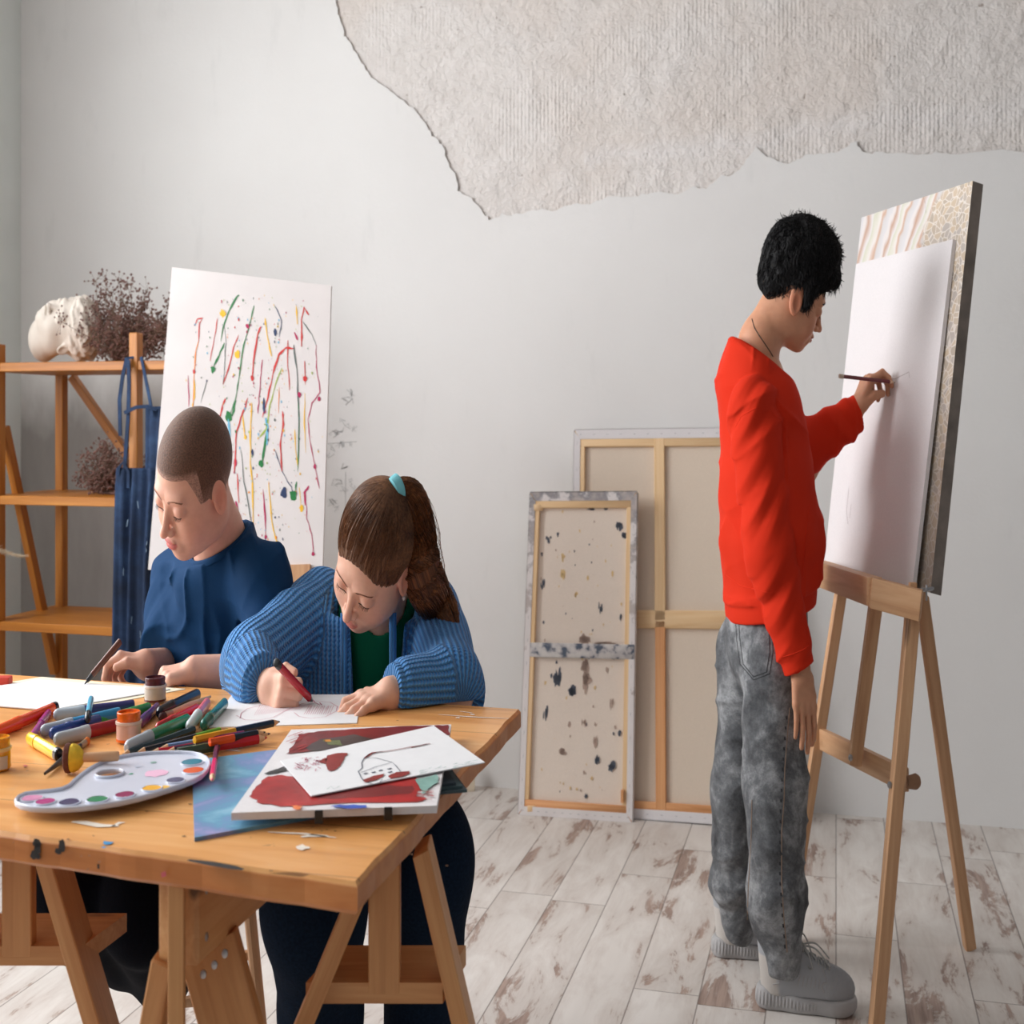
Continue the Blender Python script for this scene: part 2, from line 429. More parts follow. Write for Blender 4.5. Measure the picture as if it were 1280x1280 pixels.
# triangulate as strips: columns between successive polygon points
V = []; F = []
xs = fine
def quadadd(a, b, c, d):
    i = len(V); V.extend([a, b, c, d]); F.append([i, i+1, i+2, i+3])
import mathutils
tri = mathutils.geometry.tessellate_polygon([[mathutils.Vector(p) for p in front]])
k = len(front)
m.add(front+[(x, WY+.008, z) for x, z in poly], [list(t) for t in tri], 0)
b0 = m.n-2*k
for i in range(k):
    j = (i+1) % k; m.F.append([b0+i, b0+j, b0+k+j, b0+k+i]); m.M.append(2)
M['wall_edge'] = plain('plaster_edge', srgb(170, 156, 146), .9, .15, 60)
# faint pencil sketch left on the plaster
M['sketch'] = plain('graphite_marks', srgb(196, 196, 194), .9, .03)
def sketch(seq, w=.004):
    P = [wallpt(x, y, WY-.0006) for x, y in seq]; m.ribbon(P, w, A3(0, -1, 0), 3)
for i in range(26):
    x = random.uniform(412, 444); y = random.uniform(488, 640)
    sketch([(x+random.uniform(-6, 6), y+random.uniform(-5, 5)) for _ in range(6)], random.choice([.002, .003, .0022]))
sketch([(406, 555), (446, 552)], .003); sketch([(432, 590), (432, 660)], .003)
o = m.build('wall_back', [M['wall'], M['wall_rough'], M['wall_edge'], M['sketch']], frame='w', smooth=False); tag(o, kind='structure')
# left wall with a tall window opening
wy0, wy1, wz0, wz1 = .25, 2.45, 1.0, 2.9
m = MB()
box_w(m, (XL-.2, -1.6, 0), (XL, WY, wz0)); box_w(m, (XL-.2, -1.6, wz1), (XL, WY, HC))
box_w(m, (XL-.2, wy1, wz0), (XL, WY, wz1)); box_w(m, (XL-.2, -1.6, wz0), (XL, wy0, wz1))
M['wall_left'] = plain('grey_green_plaster', srgb(226, 231, 227), .85, .03, 6)
o = m.build('wall_left', M['wall_left'], frame='w', smooth=False); tag(o, kind='structure')
m = MB()
for y in np.linspace(wy0+.02, wy1-.02, 4): box_w(m, (XL-.12, y-.02, wz0), (XL-.07, y+.02, wz1))
for z in (wz0+.02, 2.2, wz1-.02): box_w(m, (XL-.12, wy0, z-.02), (XL-.07, wy1, z+.02))
o = m.build('window_1', M['canvas_white'], frame='w', smooth=False); tag(o, kind='structure')
# ================= shelf (room axes) =================
def onY(px, py, y): return wallpt(px, py, y)
ysf, ysb = 3.067, 3.36
xl, xr = -2.355, -1.905
t = thing('wooden_shelf', A3((xl+xr)/2, (ysf+ysb)/2, 0), 'open amber wooden shelving rack with crossed braces in the left corner', 'shelf', frame='w')
zt, zm, zb = 1.315, .93, .565
for (x, y, top) in ((xr, ysf, 1.395), (xl, ysf, 1.37), (xr, ysb, zt-.01), (xl+.005, ysb, zt-.01)):
    m = MB(); m.bar((x, y, 0), (x, y, top), .027, .03, up=(0, 1, 0)); m.build('post', M['shelfwood'], t, frame='w')
for z in (zt, zm, zb, .15):
    m = MB(); m.bar((xl-.03, (ysf+ysb)/2, z-.012), (xr+.11 if z == zt else xr+.02, (ysf+ysb)/2, z-.012), ysb-ysf+.024, .026); m.build('shelf_board', M['shelfwood'], t, frame='w')
def brace(a, b):
    m = MB(); m.bar(a, b, .022, .028, up=(0, 1, 0)); m.build('brace', M['shelfwood'], t, frame='w')
brace((xl-.004, ysf+.03, 1.13), (xl-.004, ysb-.02, .36))
brace((xl+.03, ysb+.02, zt-.03), (xr+.03, ysb+.02, .72))
brace((xr+.03, ysb+.02, .86), (xl+.16, ysb+.02, .40))
brace((xr+.004, ysf+.03, .45), (xr+.004, ysb-.02, .05))

# dried flower bunches
M['dry'] = plain('dried_flower_buds', srgb(128, 96, 88), .9, .3, 60)
M['drystem'] = plain('dried_stems', srgb(120, 98, 80), .9, .2)
def bunch(name, base, spread, n, label, seed, lean=(0, 0, 1), grp=None):
    r = random.Random(seed); t = thing(name, base, label, 'dried flowers', grp, frame='w')
    ms = MB(); mb = MB(); base = np.array(base)
    for i in range(n):
        d = nrm(A3(r.gauss(0, 1)*spread[0], r.gauss(0, 1)*spread[1], 0)+A3(*lean)*spread[2]); L = r.uniform(.4, 1)*spread[3]
        d[2] = abs(d[2])*.9+.02
        p = base+A3(r.uniform(-.02, .02), r.uniform(-.02, .02), .006); P = [p]
        for k in range(4):
            d = nrm(d+A3(r.gauss(0, .15), r.gauss(0, .15), r.gauss(0, .1))); p = p+d*L/4*A3(.8, .8, 1); p[2] = max(p[2], base[2]+.006); P.append(p)
        ms.tube(P, [.0012, .001, .001, .0008, .0006], 3)
        for k in range(40):
            j = r.choice([1, 2, 3, 4, 4, 3]); q = P[j]+A3(r.gauss(0, .012), r.gauss(0, .012), r.gauss(0, .018)); q[2] = max(q[2], base[2]+.005)
            ms.tube([P[j], q], .0004, 3, cap=False)
            s = r.uniform(.0026, .0052); mb.add([q+A3(s, 0, 0), q-A3(s, 0, 0), q+A3(0, s, 0), q-A3(0, s, 0), q+A3(0, 0, s), q-A3(0, 0, s)], [[0, 2, 4], [2, 1, 4], [1, 3, 4], [3, 0, 4], [2, 0, 5], [1, 2, 5], [3, 1, 5], [0, 3, 5]])
    ms.build('stems', M['drystem'], t, frame='w'); mb.build('buds', M['dry'], t, frame='w')
bunch('dried_flowers', (xl+.29, ysf+.17, zt), (.9, .35, .9, .27), 95, 'bushy bunch of dried brown flowers beside the plaster head', 1, (.25, 0, 1))
bunch('dried_flowers', (xl+.30, ysf+.14, zm), (.8, .5, .7, .17), 70, 'dried brown flowers lying on the middle shelf board', 2)
# pampas tip entering from the left
M['pampas'] = plain('pampas', srgb(206, 188, 160), .9, .1)
t = thing('pampas_stalk', onY(-20, 690, ysf-.03), 'cream feathery dried grass tip poking in at the left edge beside the shelf', 'dried grass', frame='w')
m = MB(); a = onY(-60, 675, ysf-.03); b = onY(28, 696, ysf-.03); m.tube([a, (a+b)/2, b], [.003, .002, .001], 5); m.build('stalk', M['pampas'], t, frame='w')
m = MB()
for i in range(420):
    s = random.random(); c = a+(b-a)*s; q = c+A3(random.uniform(.0, .02), random.gauss(0, .008), random.gauss(0, .0075)*(1.35-s)); m.tube([c, q], .0007, 3, cap=False)
m.build('plume', M['pampas'], t, frame='w')

# denim apron hung on the right front post
def denim(name, c1, c2, c3, sp=.0, scl=9):
    t = NT(name); co = t.coord(); n1 = t.noise(co, scl, 5, .6); n2 = t.noise(co, 420, 2)
    c = t.ramp(n1, [(.3, c1), (.52, c2), (.72, c3)]); c = t.mix(.5, c, t.ramp(n2, [(.35, .55), (.65, 1.0)]), 'MULTIPLY')
    return t.out(c, .85, t.bump(n2, .25, .001))
M['apron'] = denim('blue_denim', srgb(18, 34, 58), srgb(28, 52, 86), srgb(52, 82, 120))
t = thing('denim_apron', A3(xr, ysf-.03, .95), 'blue denim apron with neck strap hanging on the front post of the shelf', 'apron', frame='w')
def cloth(name, rows, y, amp, mat, par, th=.004, nx=26, seed=0):
    """rows: (py, x0, x1) pixel rows; folded hanging cloth sheet with thickness"""
    r = random.Random(seed); ph = [r.uniform(0, 6) for _ in range(4)]
    V = []; n = len(rows)
    R = []
    for a, b in zip(rows[:-1], rows[1:]):
        for k in range(6): s = k/6; R.append([a[i]+(b[i]-a[i])*s for i in range(3)])
    R.append(list(rows[-1])); 
    for side in (0, 1):
        for (py, x0, x1) in R:
            for i in range(nx):
                s = i/(nx-1); w = onY(x0+(x1-x0)*s, py, y)
                w[1] += amp*(math.sin(s*17+ph[0]+py*.004)+.5*math.sin(s*31+ph[1]))*min(1, (py-440)/200)+side*th
                V.append(w)
    k = len(R)*nx; F = []
    for r0 in range(len(R)-1):
        for i in range(nx-1):
            a = r0*nx+i; F.append([a, a+1, a+nx+1, a+nx]); F.append([k+a+nx, k+a+nx+1, k+a+1, k+a])
    for r0 in range(len(R)-1):
        for i in (0, nx-1): a = r0*nx+i; F.append([a, a+nx, k+a+nx, k+a] if i == 0 else [a+nx, a, k+a, k+a+nx])
    for i in range(nx-1):
        a = (len(R)-1)*nx+i; F.append([a, a+1, k+a+1, k+a]); F.append([i+1, i, k+i, k+i+1])
    return link_mesh(name, V, F, mat, par, smooth=True)
cloth('apron_bib', [(585, 146, 200), (606, 145, 200), (700, 144, 194), (800, 143, 192), (880, 144, 190)], ysf-.05, .010, M['apron'], t, seed=1)
cloth('apron_flap', [(508, 182, 203), (600, 182, 200), (700, 180, 194)], ysf-.03, .006, M['apron'], t, nx=8, seed=3)
def strap(P, w=.010):
    m = MB(); pts = [onY(x, y, ysf-.03+dy) for x, y, dy in P]
    m.ribbon(pts, w, A3(0, -1, 0)); m.ribbon([p+A3(0, .003, 0) for p in pts], w, A3(0, 1, 0)); m.build('strap', M['apron'], t, frame='w')
strap([(170, 446, .02), (158, 448, 0), (153, 470, 0), (149, 500, -.01), (150, 545, -.01)], .011)
strap([(160, 450, 0), (161, 480, -.012), (160, 520, -.012), (157, 560, -.012), (155, 600, -.012)], .011)
strap([(155, 516, -.02), (170, 509, -.025), (184, 508, -.02), (196, 512, -.01)], .010)
strap([(176, 446, .02), (181, 470, 0), (187, 500, -.01), (190, 520, -.01)], .009)
strap([(147, 605, -.02), (148, 585, -.03), (154, 577, -.03), (160, 590, -.02), (160, 610, -.02)], .009)
m = MB(); 
psm = plain('pale_paint_smear', srgb(110, 130, 150), .8)
for i in range(9):
    m = MB(); x = random.uniform(150, 190); y = random.uniform(625, 800); p = onY(x, y, ysf-.066); m.ribbon([p, p+A3(random.uniform(-.004, .004), 0, -.02)], random.uniform(.001, .003), A3(0, -1, 0)); m.build('paint_smear', psm, t, frame='w')
m = None

# ================= left easel with splattered sheet =================
t3 = 3.05
TL, TR, BR, BL = Q(215, 334, t3+.08), Q(414, 357, t3+.02), Q(403, 716, t3-.04), Q(185, 712, t3+.02)
pn = nrm(np.cross(TR-TL, BL-TL)); pn = pn if pn[1] < 0 else -pn
BR = onplane(403, 716, TL, pn)
t = thing('paint_splattered_sheet', (BL+BR)/2, 'tall white board covered in dripped and splattered paint streaks behind the two seated children', 'painting')
cols = dict(r=srgb(200, 44, 40), g=srgb(30, 118, 60), y=srgb(236, 186, 44), b=srgb(40, 58, 96), m=srgb(176, 30, 84), o=srgb(232, 130, 40), c=srgb(110, 180, 210), k=srgb(84, 96, 92), l=srgb(160, 180, 70))
ck = list(cols); sm = [plain('primed_board', (.70, .655, .64), .8, .04, 6)]+[plain('paint_'+k2, cols[k2], .45, .05) for k2 in ck]
m = MB(); m.prism([TL, TR, BR, BL], -pn*.012)
def S(x, y, off=.0008): return onplane(180+x/3.047, 320+y/3.047, TL+pn*off, pn)
strokes = [('g', [(362, 148), (350, 160), (325, 205), (305, 255), (292, 325)], 3), ('g', [(305, 330), (285, 380), (262, 430)], 3.5), ('g', [(420, 190), (400, 265), (380, 340), (360, 470), (350, 545), (325, 610)], 2.4), ('r', [(222, 240), (210, 260), (208, 330)], 2), ('r', [(190, 265), (205, 240), (225, 236)], 2), ('o', [(208, 320), (195, 380), (190, 470), (186, 575)], 2.4), ('y', [(192, 470), (190, 540), (184, 580)], 3), ('r', [(280, 236), (268, 310), (252, 400)], 2), ('m', [(168, 455), (170, 575)], 2.2), ('k', [(305, 260), (312, 330), (308, 420), (300, 490)], 1.6), ('r', [(360, 300), (340, 350), (322, 430), (300, 490)], 2.6), ('r', [(445, 268), (432, 300), (418, 400), (412, 465)], 3), ('y', [(462, 235), (468, 300), (486, 382)], 3), ('m', [(450, 395), (444, 470), (438, 540), (434, 600)], 2.4), ('r', [(575, 352), (540, 350), (515, 375), (490, 450), (470, 540), (450, 615)], 3.2), ('l', [(525, 425), (500, 490), (480, 570), (465, 660), (440, 690)], 2.4), ('g', [(470, 620), (462, 700), (450, 790)], 4), ('b', [(500, 190), (525, 245), (515, 310)], 1.6), ('k', [(570, 340), (582, 430), (588, 560), (590, 760)], 2.6), ('g', [(588, 560), (590, 680), (585, 820)], 3.4), ('r', [(600, 345), (600, 240), (610, 196), (628, 225)], 2.4), ('r', [(601, 290), (600, 345)], 4), ('k', [(605, 250), (640, 300), (655, 340)], 1.6), ('m', [(655, 340), (656, 420), (670, 520), (640, 560), (624, 620), (632, 700), (650, 800), (668, 885)], 1.7), ('r', [(612, 400), (614, 490)], 3), ('y', [(580, 190), (584, 260)], 3), ('m', [(573, 290), (585, 320)], 4), ('r', [(548, 320), (548, 420), (554, 512)], 2), ('r', [(528, 590), (530, 640), (520, 720), (525, 820)], 3.6), ('y', [(574, 660), (578, 740), (584, 800)], 2), ('b', [(500, 740), (525, 820), (560, 880), (575, 910)], 1.8), ('r', [(310, 540), (296, 580), (288, 630)], 3), ('r', [(395, 540), (378, 590), (352, 670), (348, 760), (344, 830)], 2.4), ('y', [(410, 560), (408, 640), (404, 700), (406, 790), (412, 870), (416, 1030)], 3), ('y', [(374, 600), (384, 700)], 2.4), ('c', [(320, 620), (328, 690)], 4), ('r', [(354, 830), (362, 940)], 3), ('m', [(350, 935), (358, 970)], 5), ('k', [(370, 740), (380, 860), (400, 960), (410, 1020)], 1.8), ('m', [(452, 888), (460, 960), (463, 1070)], 2.6), ('y', [(474, 860), (482, 960), (492, 1040), (506, 1090)], 2.4), ('m', [(618, 940), (620, 1000), (640, 1060), (644, 1135)], 1.6), ('m', [(628, 876), (612, 900), (614, 950)], 3.6), ('g', [(580, 860), (576, 900)], 3), ('y', [(592, 880), (598, 960)], 2), ('g', [(350, 550), (335, 610)], 5), ('c', [(462, 615), (470, 650), (468, 720)], 5), ('b', [(455, 540), (458, 600)], 5), ('o', [(515, 500), (512, 600)], 1.8), ('y', [(612, 520), (610, 640), (616, 750)], 2), ('b', [(498, 275), (500, 305)], 5), ('b', [(412, 735), (414, 760)], 4), ('k', [(240, 470), (215, 560)], 1.5), ('r', [(700, 70), (702, 70)], .1), ('m', [(345, 770), (350, 800)], 6)]
for c, P, w in strokes:
    P = [S(*p, .0008+.0001*random.random()*5) for p in P]; Pf = []
    for a, b in zip(P[:-1], P[1:]):
        for k in range(3): Pf.append(a+(b-a)*k/3+A3(random.gauss(0, .0009), 0, random.gauss(0, .0005)))
    Pf.append(P[-1])
    ww = [w*.0017*random.uniform(.5, 1.5) for _ in Pf]; ww[0] *= .4; ww[-1] *= .4; m.ribbon(Pf, ww, pn, 1+ck.index(c))
for (c, x, y, r) in (('g', 446, 790, 9), ('g', 568, 912, 12), ('b', 532, 902, 12), ('y', 300, 218, 10), ('y', 355, 375, 9), ('y', 600, 960, 8), ('r', 412, 465, 6), ('m', 394, 268, 6), ('m', 592, 528, 6), ('r', 613, 468, 7), ('m', 667, 545, 5), ('m', 651, 802, 5), ('g', 322, 612, 12), ('g', 262, 432, 8), ('y', 385, 690, 5), ('y', 506, 1092, 5), ('m', 463, 1070, 5), ('m', 644, 1135, 5), ('r', 190, 440, 5)):
    p = S(x, y, .0016); e = r*.0011; m.blob(p, nrm(TR-TL)*e, A3(0, 0, e), 1+ck.index(c))
for i in range(420):
    x = random.gauss(430, 125); y = random.uniform(150, 1080)
    if not 150 < x < 680: continue
    e = random.choice([.0012, .0016, .002, .003])*random.uniform(.5, 1); p = S(x, y, .0018); m.blob(p, nrm(TR-TL)*e, A3(0, 0, e*1.4), 1+random.randrange(len(ck)), 6)
m.build('painted_board', sm, t, smooth=False)

t = thing('display_easel', Z(385, 1010, 0), 'light wooden easel stand holding the paint splattered board behind the girl', 'easel')
ez = lambda x, y, dv=0.03: onplane(x, y, TL, pn)-pn*dv
m = MB(); a = ez(330, 716, .02); b = ez(391, 716, .02); m.bar(ez(190, 722, .02), ez(391, 722, .02), .06, .035, up=(0, 0, 1)); m.build('tray', M['easelwood'], t)
m = MB(); a = ez(374, 706, -.006); b = ez(374, 750, -.006); m.bar(a, b, .09, .03, up=(0, 1, 0)); m.build('clamp_block', M['easelwood'], t)
for x0, x1 in ((240, 200), (358, 388)):
    a = ez(x0, 480, .045); b = Z(x1, 1040 if x1 < 300 else 1030, 0); m = MB(); m.bar(a, b, .03, .03); m.build('leg', M['easelwood'], t)
m = MB(); m.bar(ez(300, 440, .06), Q(300, 1025, 3.45)*A3(1, 1, 0)+A3(0, 0, .012), .03, .03); m.build('rear_leg', M['easelwood'], t)
m = MB(); p = Z(588, 990, 0); m.bar(p+A3(0, .02, .0), p+A3(0, .02, .075), .03, .04); o = m.build('wooden_block', plain('cream_painted_wood', srgb(226, 212, 190), .7), loc=p); tag(o, 'small cream wooden block standing on the floor against the wall behind the table corner', 'block')

# ================= canvases leaning on the wall (backs towards us) =================
def back_canvas(P4, th, bars, label, bw, seed, big):
    """P4: TL, TR, BR, BL in camera frame; back face shows stretcher bars and raw linen"""
    TL, TR, BR, BL = P4; n = nrm(np.cross(TR-TL, BL-TL)); n = n if n[1] < 0 else -n
    r = random.Random(seed)
    t = thing('stretched_canvas', (BL+BR)/2, label, 'canvas', )
    lin = plain('raw_linen', srgb(222, 206, 188) if big else srgb(228, 214, 200), .9, .03, 300, .15)
    L = lambda a, b, s: a+(b-a)*s
    # linen sheet recessed behind the bars
    m = MB(); m.prism([P-n*th*.55 for P in P4], -n*.004)
    dk = [plain('paint_stain_%s' % k2, c, .6) for k2, c in (('slate', srgb(78, 84, 96)), ('ochre', srgb(222, 192, 140)), ('taupe', srgb(176, 152, 138)))]
    if not big:
        def sp(x, y, off=-th*.52): return onplane(640+x/2.463, 520+y/2.463, TL+n*off, n)
        for i in range(70):
            x = r.uniform(80, 340); y = r.uniform(270, 1180); e = r.choice([.004, .006, .008, .011])*r.uniform(.5, 1); m.blob(sp(x, y), nrm(TR-TL)*e*.6, nrm(TL-BL)*e*.8, r.choice([1, 2, 2, 3]), 10, .35)
        for (x, y, ex, ey, k2) in ((140, 810, .016, .035, 1), (188, 848, .034, .02, 1), (232, 815, .02, .04, 3), (225, 770, .018, .03, 3), (103, 915, .008, .024, 1), (160, 1033, .018, .012, 3), (308, 1077, .016, .016, 1), (265, 1060, .01, .018, 1), (258, 1000, .006, .02, 3), (330, 340, .016, .014, 1), (345, 365, .01, .012, 1), (240, 282, .02, .006, 1), (290, 280, .012, .008, 1), (112, 378, .008, .014, 1), (155, 490, .01, .02, 2), (200, 550, .012, .008, 2), (155, 430, .01, .008, 2), (95, 520, .006, .022, 1), (307, 880, .004, .03, 3), (220, 940, .006, .02, 3), (290, 700, .07, .012, 3), (225, 690, .03, .02, 3), (310, 730, .02, .02, 1), (330, 620, .004, .02, 1), (270, 590, .006, .02, 1)):
            for q in range(4): m.blob(sp(x+r.uniform(-7, 7), y+r.uniform(-7, 7), -th*.51), nrm(TR-TL)*ex*r.uniform(.3, .8), nrm(TL-BL)*ey*r.uniform(.3, .8), k2, 16, .3)
    m.build('linen', [lin]+dk, t, smooth=False)
    def bar(a, b, w, mat, name='stretcher_bar', depth=th, off=0):
        m = MB(); m.bar(a-n*(depth/2+off), b-n*(depth/2+off), w, depth, up=n, bev=.002); return m.build(name, mat, t)
    ins = lambda a, b, s: a+nrm(b-a)*s
    lw = bw/2
    lt = M['stretcher'] if big else M['stretcher']
    bar(ins(TL, BL, lw), ins(TR, BR, lw), bw, lt); bar(ins(BL, TL, lw), ins(BR, TR, lw), bw, M['stretcher_orange'])
    for a, b, c, d in ((TL, TR, BL, BR), (TR, TL, BR, BL)):
        bar(ins(ins(a, b, lw), c, bw), ins(ins(c, d, lw), a, bw), bw, lt)
    # canvas turned over the edge: white strip covering the outer part of every bar
    tw = bw*.55; wm = M['canvas_white']
    if not big:
        tt = NT('smeared_white_edge'); cc = tt.noise(tt.coord(), 14, 5, .7); zz = tt.n('ShaderNodeSeparateXYZ'); tt.set(zz.inputs[0], tt.coord())
        f = tt.ramp(tt.math('ADD', cc, tt.math('MULTIPLY', tt.math('ABSOLUTE', tt.math('SUBTRACT', zz.outputs[2], .47)), .45)), [(.60, 0.0), (.68, 1.0)])
        hi = tt.math('GREATER_THAN', zz.outputs[2], .33)
        wm = tt.out(tt.mix(tt.math('MULTIPLY', f, hi), srgb(226, 220, 218), tt.ramp(cc, [(.4, srgb(104, 108, 120)), (.6, srgb(190, 180, 176))])), .8)
    for a, b in ((TL, TR), (TR, BR), (BR, BL), (BL, TL)):
        c = (TL+BR)/2; inn = nrm(c-(a+b)/2); d = nrm(b-a); inn = nrm(inn-d*np.dot(inn, d))
        m = MB(); m.prism([a+n*.003-inn*.003, b+n*.003-inn*.003, b+n*.003+inn*tw-d*tw, a+n*.003+inn*tw+d*tw], -n*(.003)); m.prism([a+n*.003-inn*.003, b+n*.003-inn*.003, b-n*(th+.003)-inn*.003, a-n*(th+.003)-inn*.003], inn*.003)
        for k in range(14):
            s = (k+.5)/14; p = a+(b-a)*s+inn*tw*.5+n*.0035; m.bar(p-d*.005, p+d*.005, .0015, .001, up=n, m=1, bev=.0002)
        m.build('turned_edge', [wm, M['steel']], t, smooth=False)
    for a, b, w, k2 in bars: bar(a, b, w, [lt, M['stretcher_orange']][k2], 'cross_bar', th*.7, -.002)
    return t, n
def wpx(px, py, y): return IW(wallpt(px, py, y))
TL_, TR_, BR_, BL_ = wpx(663, 616, 3.565), wpx(796, 615, 3.575), Z(790, 1028, 0), Z(648, 1018, 0)
n_ = nrm(np.cross(TR_-TL_, BL_-TL_)); BR_ = BR_.copy()
mid = lambda x0, y0, x1, y1: (onplane(x0, y0, TL_, n_), onplane(x1, y1, TL_, n_))
tt, nn_ = back_canvas((TL_, TR_, BR_, BL_), .034, [(*mid(660, 812, 793, 815), .042, 0)], 'narrow paint-stained canvas seen from its back leaning on the larger canvas', .045, 4, False)
ch = [c for c in tt.children if c.name.startswith('cross_bar')][0]
ch.data.materials[0] = (lambda t2: t2.out(t2.ramp(t2.noise(t2.coord(), 40, 4), [(.4, srgb(82, 92, 108)), (.5, srgb(190, 186, 186)), (.62, srgb(206, 202, 198))]), .7))(NT('smeared_bar'))
for x, y in ((673, 626), (665, 1002)): p = onplane(x, y, TL_, n_); m = MB(); m.bar(p-A3(.02, 0, .02), p+A3(.02, 0, -.02), .018, .012, up=nn_); m.build('wedge', M['stretcher'], tt)
p = onplane(778, 1003, TL_, n_); m = MB(); m.bar(p, p+A3(0, 0, .035), .012, .02, up=nn_); m.build('wedge', M['stretcher_orange'], tt)
TLb, TRb = wpx(718, 538, 3.66), wpx(958, 535, 3.66); BLb = Z(714, 1021, 0)+A3(0, .04, 0); BRb = Z(957, 1031, 0)
nb_ = nrm(np.cross(TRb-TLb, BLb-TLb)); BRb = BLb+(TRb-TLb)
q1 = lambda x, y: onplane(x, y, TLb, nb_)
back_canvas((TLb, TRb, BRb, BLb), .034, [(q1(824, 545), q1(825, 776), .046, 0), (q1(825, 776), q1(826, 1015), .044, 1), (q1(720, 773), q1(954, 775), .052, 0)], 'large bare linen canvas showing its pale wooden cross bars against the wall', .05, 5, True)

# ================= standing easel, painting and drawing board =================
BR = Q(1140, 737, 2.38); TRc = Q(1191, 299, 2.42)
dw = nrm(A3(-.179, .984, 0)); nc = nrm(np.cross(dw, TRc-BR)); nc = nc if nc[0] < 0 else -nc
BL = onplane(1030, 705, BR, nc); TLc = onplane(1070, 330, BR, nc)
lift = nrm(TRc-BR)
t = thing('drawing_board', BR, 'white blank canvas board propped at the front of the easel being drawn on', 'canvas')
m = MB(); m.prism([TLc, TRc, BR, BL], -nc*.012); 
def cv(x, y, o=.0006): return onplane(x, y, BR+nc*o, nc)
M['pencilmark'] = plain('pencil_lines', srgb(176, 168, 168), .8)
for P in ([(1113, 474), (1120, 473), (1136, 465)], [(1136, 465), (1137, 472)], [(1061, 610), (1058, 640), (1060, 655)], [(1064, 630), (1062, 648)]):
    m.ribbon([cv(*p) for p in P], .0016, nc, 1)
m.build('board', [M['canvas_white'], M['pencilmark']], t, smooth=False)
BOARD = (BR, nc)
# painting behind
t = NT('poured_marble_paint'); co = t.coord(); w1 = t.noise(co, 3.4, 3, .6, 1.0)
cbv = t.n('ShaderNodeVectorMath', operation='ADD'); t.set(cbv.inputs[0], co)
sc_ = t.n('ShaderNodeVectorMath', operation='SCALE'); wv = t.n('ShaderNodeTexNoise'); t.set(wv.inputs['Vector'], co); wv.inputs['Scale'].default_value = 6; t.set(sc_.inputs[0], wv.outputs['Color']); sc_.inputs['Scale'].default_value = .07
t.set(cbv.inputs[1], sc_.outputs[0])
vo = t.n('ShaderNodeTexVoronoi', feature='DISTANCE_TO_EDGE'); t.set(vo.inputs['Vector'], cbv.outputs[0]); vo.inputs['Scale'].default_value = 64
vb = t.n('ShaderNodeTexVoronoi'); t.set(vb.inputs['Vector'], cbv.outputs[0]); vb.inputs['Scale'].default_value = 64
cells = t.mix(t.ramp(vo.outputs['Distance'], [(.01, 1.0), (.10, 0.0)]), t.ramp(vb.outputs['Color'], [(.2, srgb(182, 168, 152)), (.5, srgb(206, 186, 160)), (.8, srgb(184, 174, 166))]), srgb(228, 220, 212))
sp = t.n('ShaderNodeSeparateXYZ'); t.set(sp.inputs[0], cbv.outputs[0])
ph = t.math('ADD', t.math('MULTIPLY', sp.outputs[1], 9.0), t.math('MULTIPLY', sp.outputs[2], 2.2)); ph = t.math('ADD', ph, t.math('MULTIPLY', w1, 1.1))
bands = t.ramp(t.math('FRACT', ph), [(0, srgb(214, 212, 214)), (.22, srgb(206, 202, 202)), (.3, srgb(200, 160, 134)), (.38, srgb(226, 220, 216)), (.55, srgb(206, 206, 186)), (.62, srgb(222, 218, 218)), (.8, srgb(190, 152, 130)), (.9, srgb(222, 216, 214))])
zz_ = t.n('ShaderNodeSeparateXYZ'); t.set(zz_.inputs[0], co)
sv = t.math('ADD', t.math('MULTIPLY', zz_.outputs[1], 1.6), t.math('MULTIPLY', t.noise(co, 4, 3), .55)); sv = t.math('ADD', sv, t.math('MULTIPLY', t.math('SUBTRACT', zz_.outputs[2], .8), .6))
sel = t.ramp(sv, [(.52, 1.0), (.55, 0.0)])
dark = t.ramp(t.noise(t.scale(co, (1, 1, 1)), 6, 5, .7, 1.5), [(.60, 0.0), (.68, .75)])
c = t.mix(sel, bands, cells); c = t.mix(dark, c, srgb(92, 84, 78))
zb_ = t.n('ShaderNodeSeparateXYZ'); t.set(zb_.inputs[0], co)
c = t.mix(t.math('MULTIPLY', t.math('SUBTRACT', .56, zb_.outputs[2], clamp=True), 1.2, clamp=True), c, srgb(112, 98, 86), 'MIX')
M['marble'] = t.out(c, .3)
M['marble_side'] = plain('painted_canvas_side', srgb(126, 116, 108), .6, .25, 20)
PBR = Q(1163, 741, 2.35); PTR = Q(1216, 226, 2.39); npn = nrm(np.cross(dw, PTR-PBR)); npn = npn if npn[0] < 0 else -npn
PTL = onplane(1077, 272, PBR, npn); PBL = PBR+(PTL-PTR)
# push behind the board
off = -min(0.0, 0)
t = thing('poured_painting', PBR, 'large beige and grey marbled painting with lacy cells standing behind the white board', 'painting')
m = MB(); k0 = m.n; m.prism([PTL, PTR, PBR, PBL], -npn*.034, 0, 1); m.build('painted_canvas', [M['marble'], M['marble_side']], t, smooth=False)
print('gap board-painting', np.dot(TLc-PBR, npn), np.dot(TRc-PBR, npn), np.dot(BR-PBR, npn))

t = thing('painting_easel', Z(1095, 1290, 0), 'pale wooden tripod studio easel in front of the standing boy', 'easel')
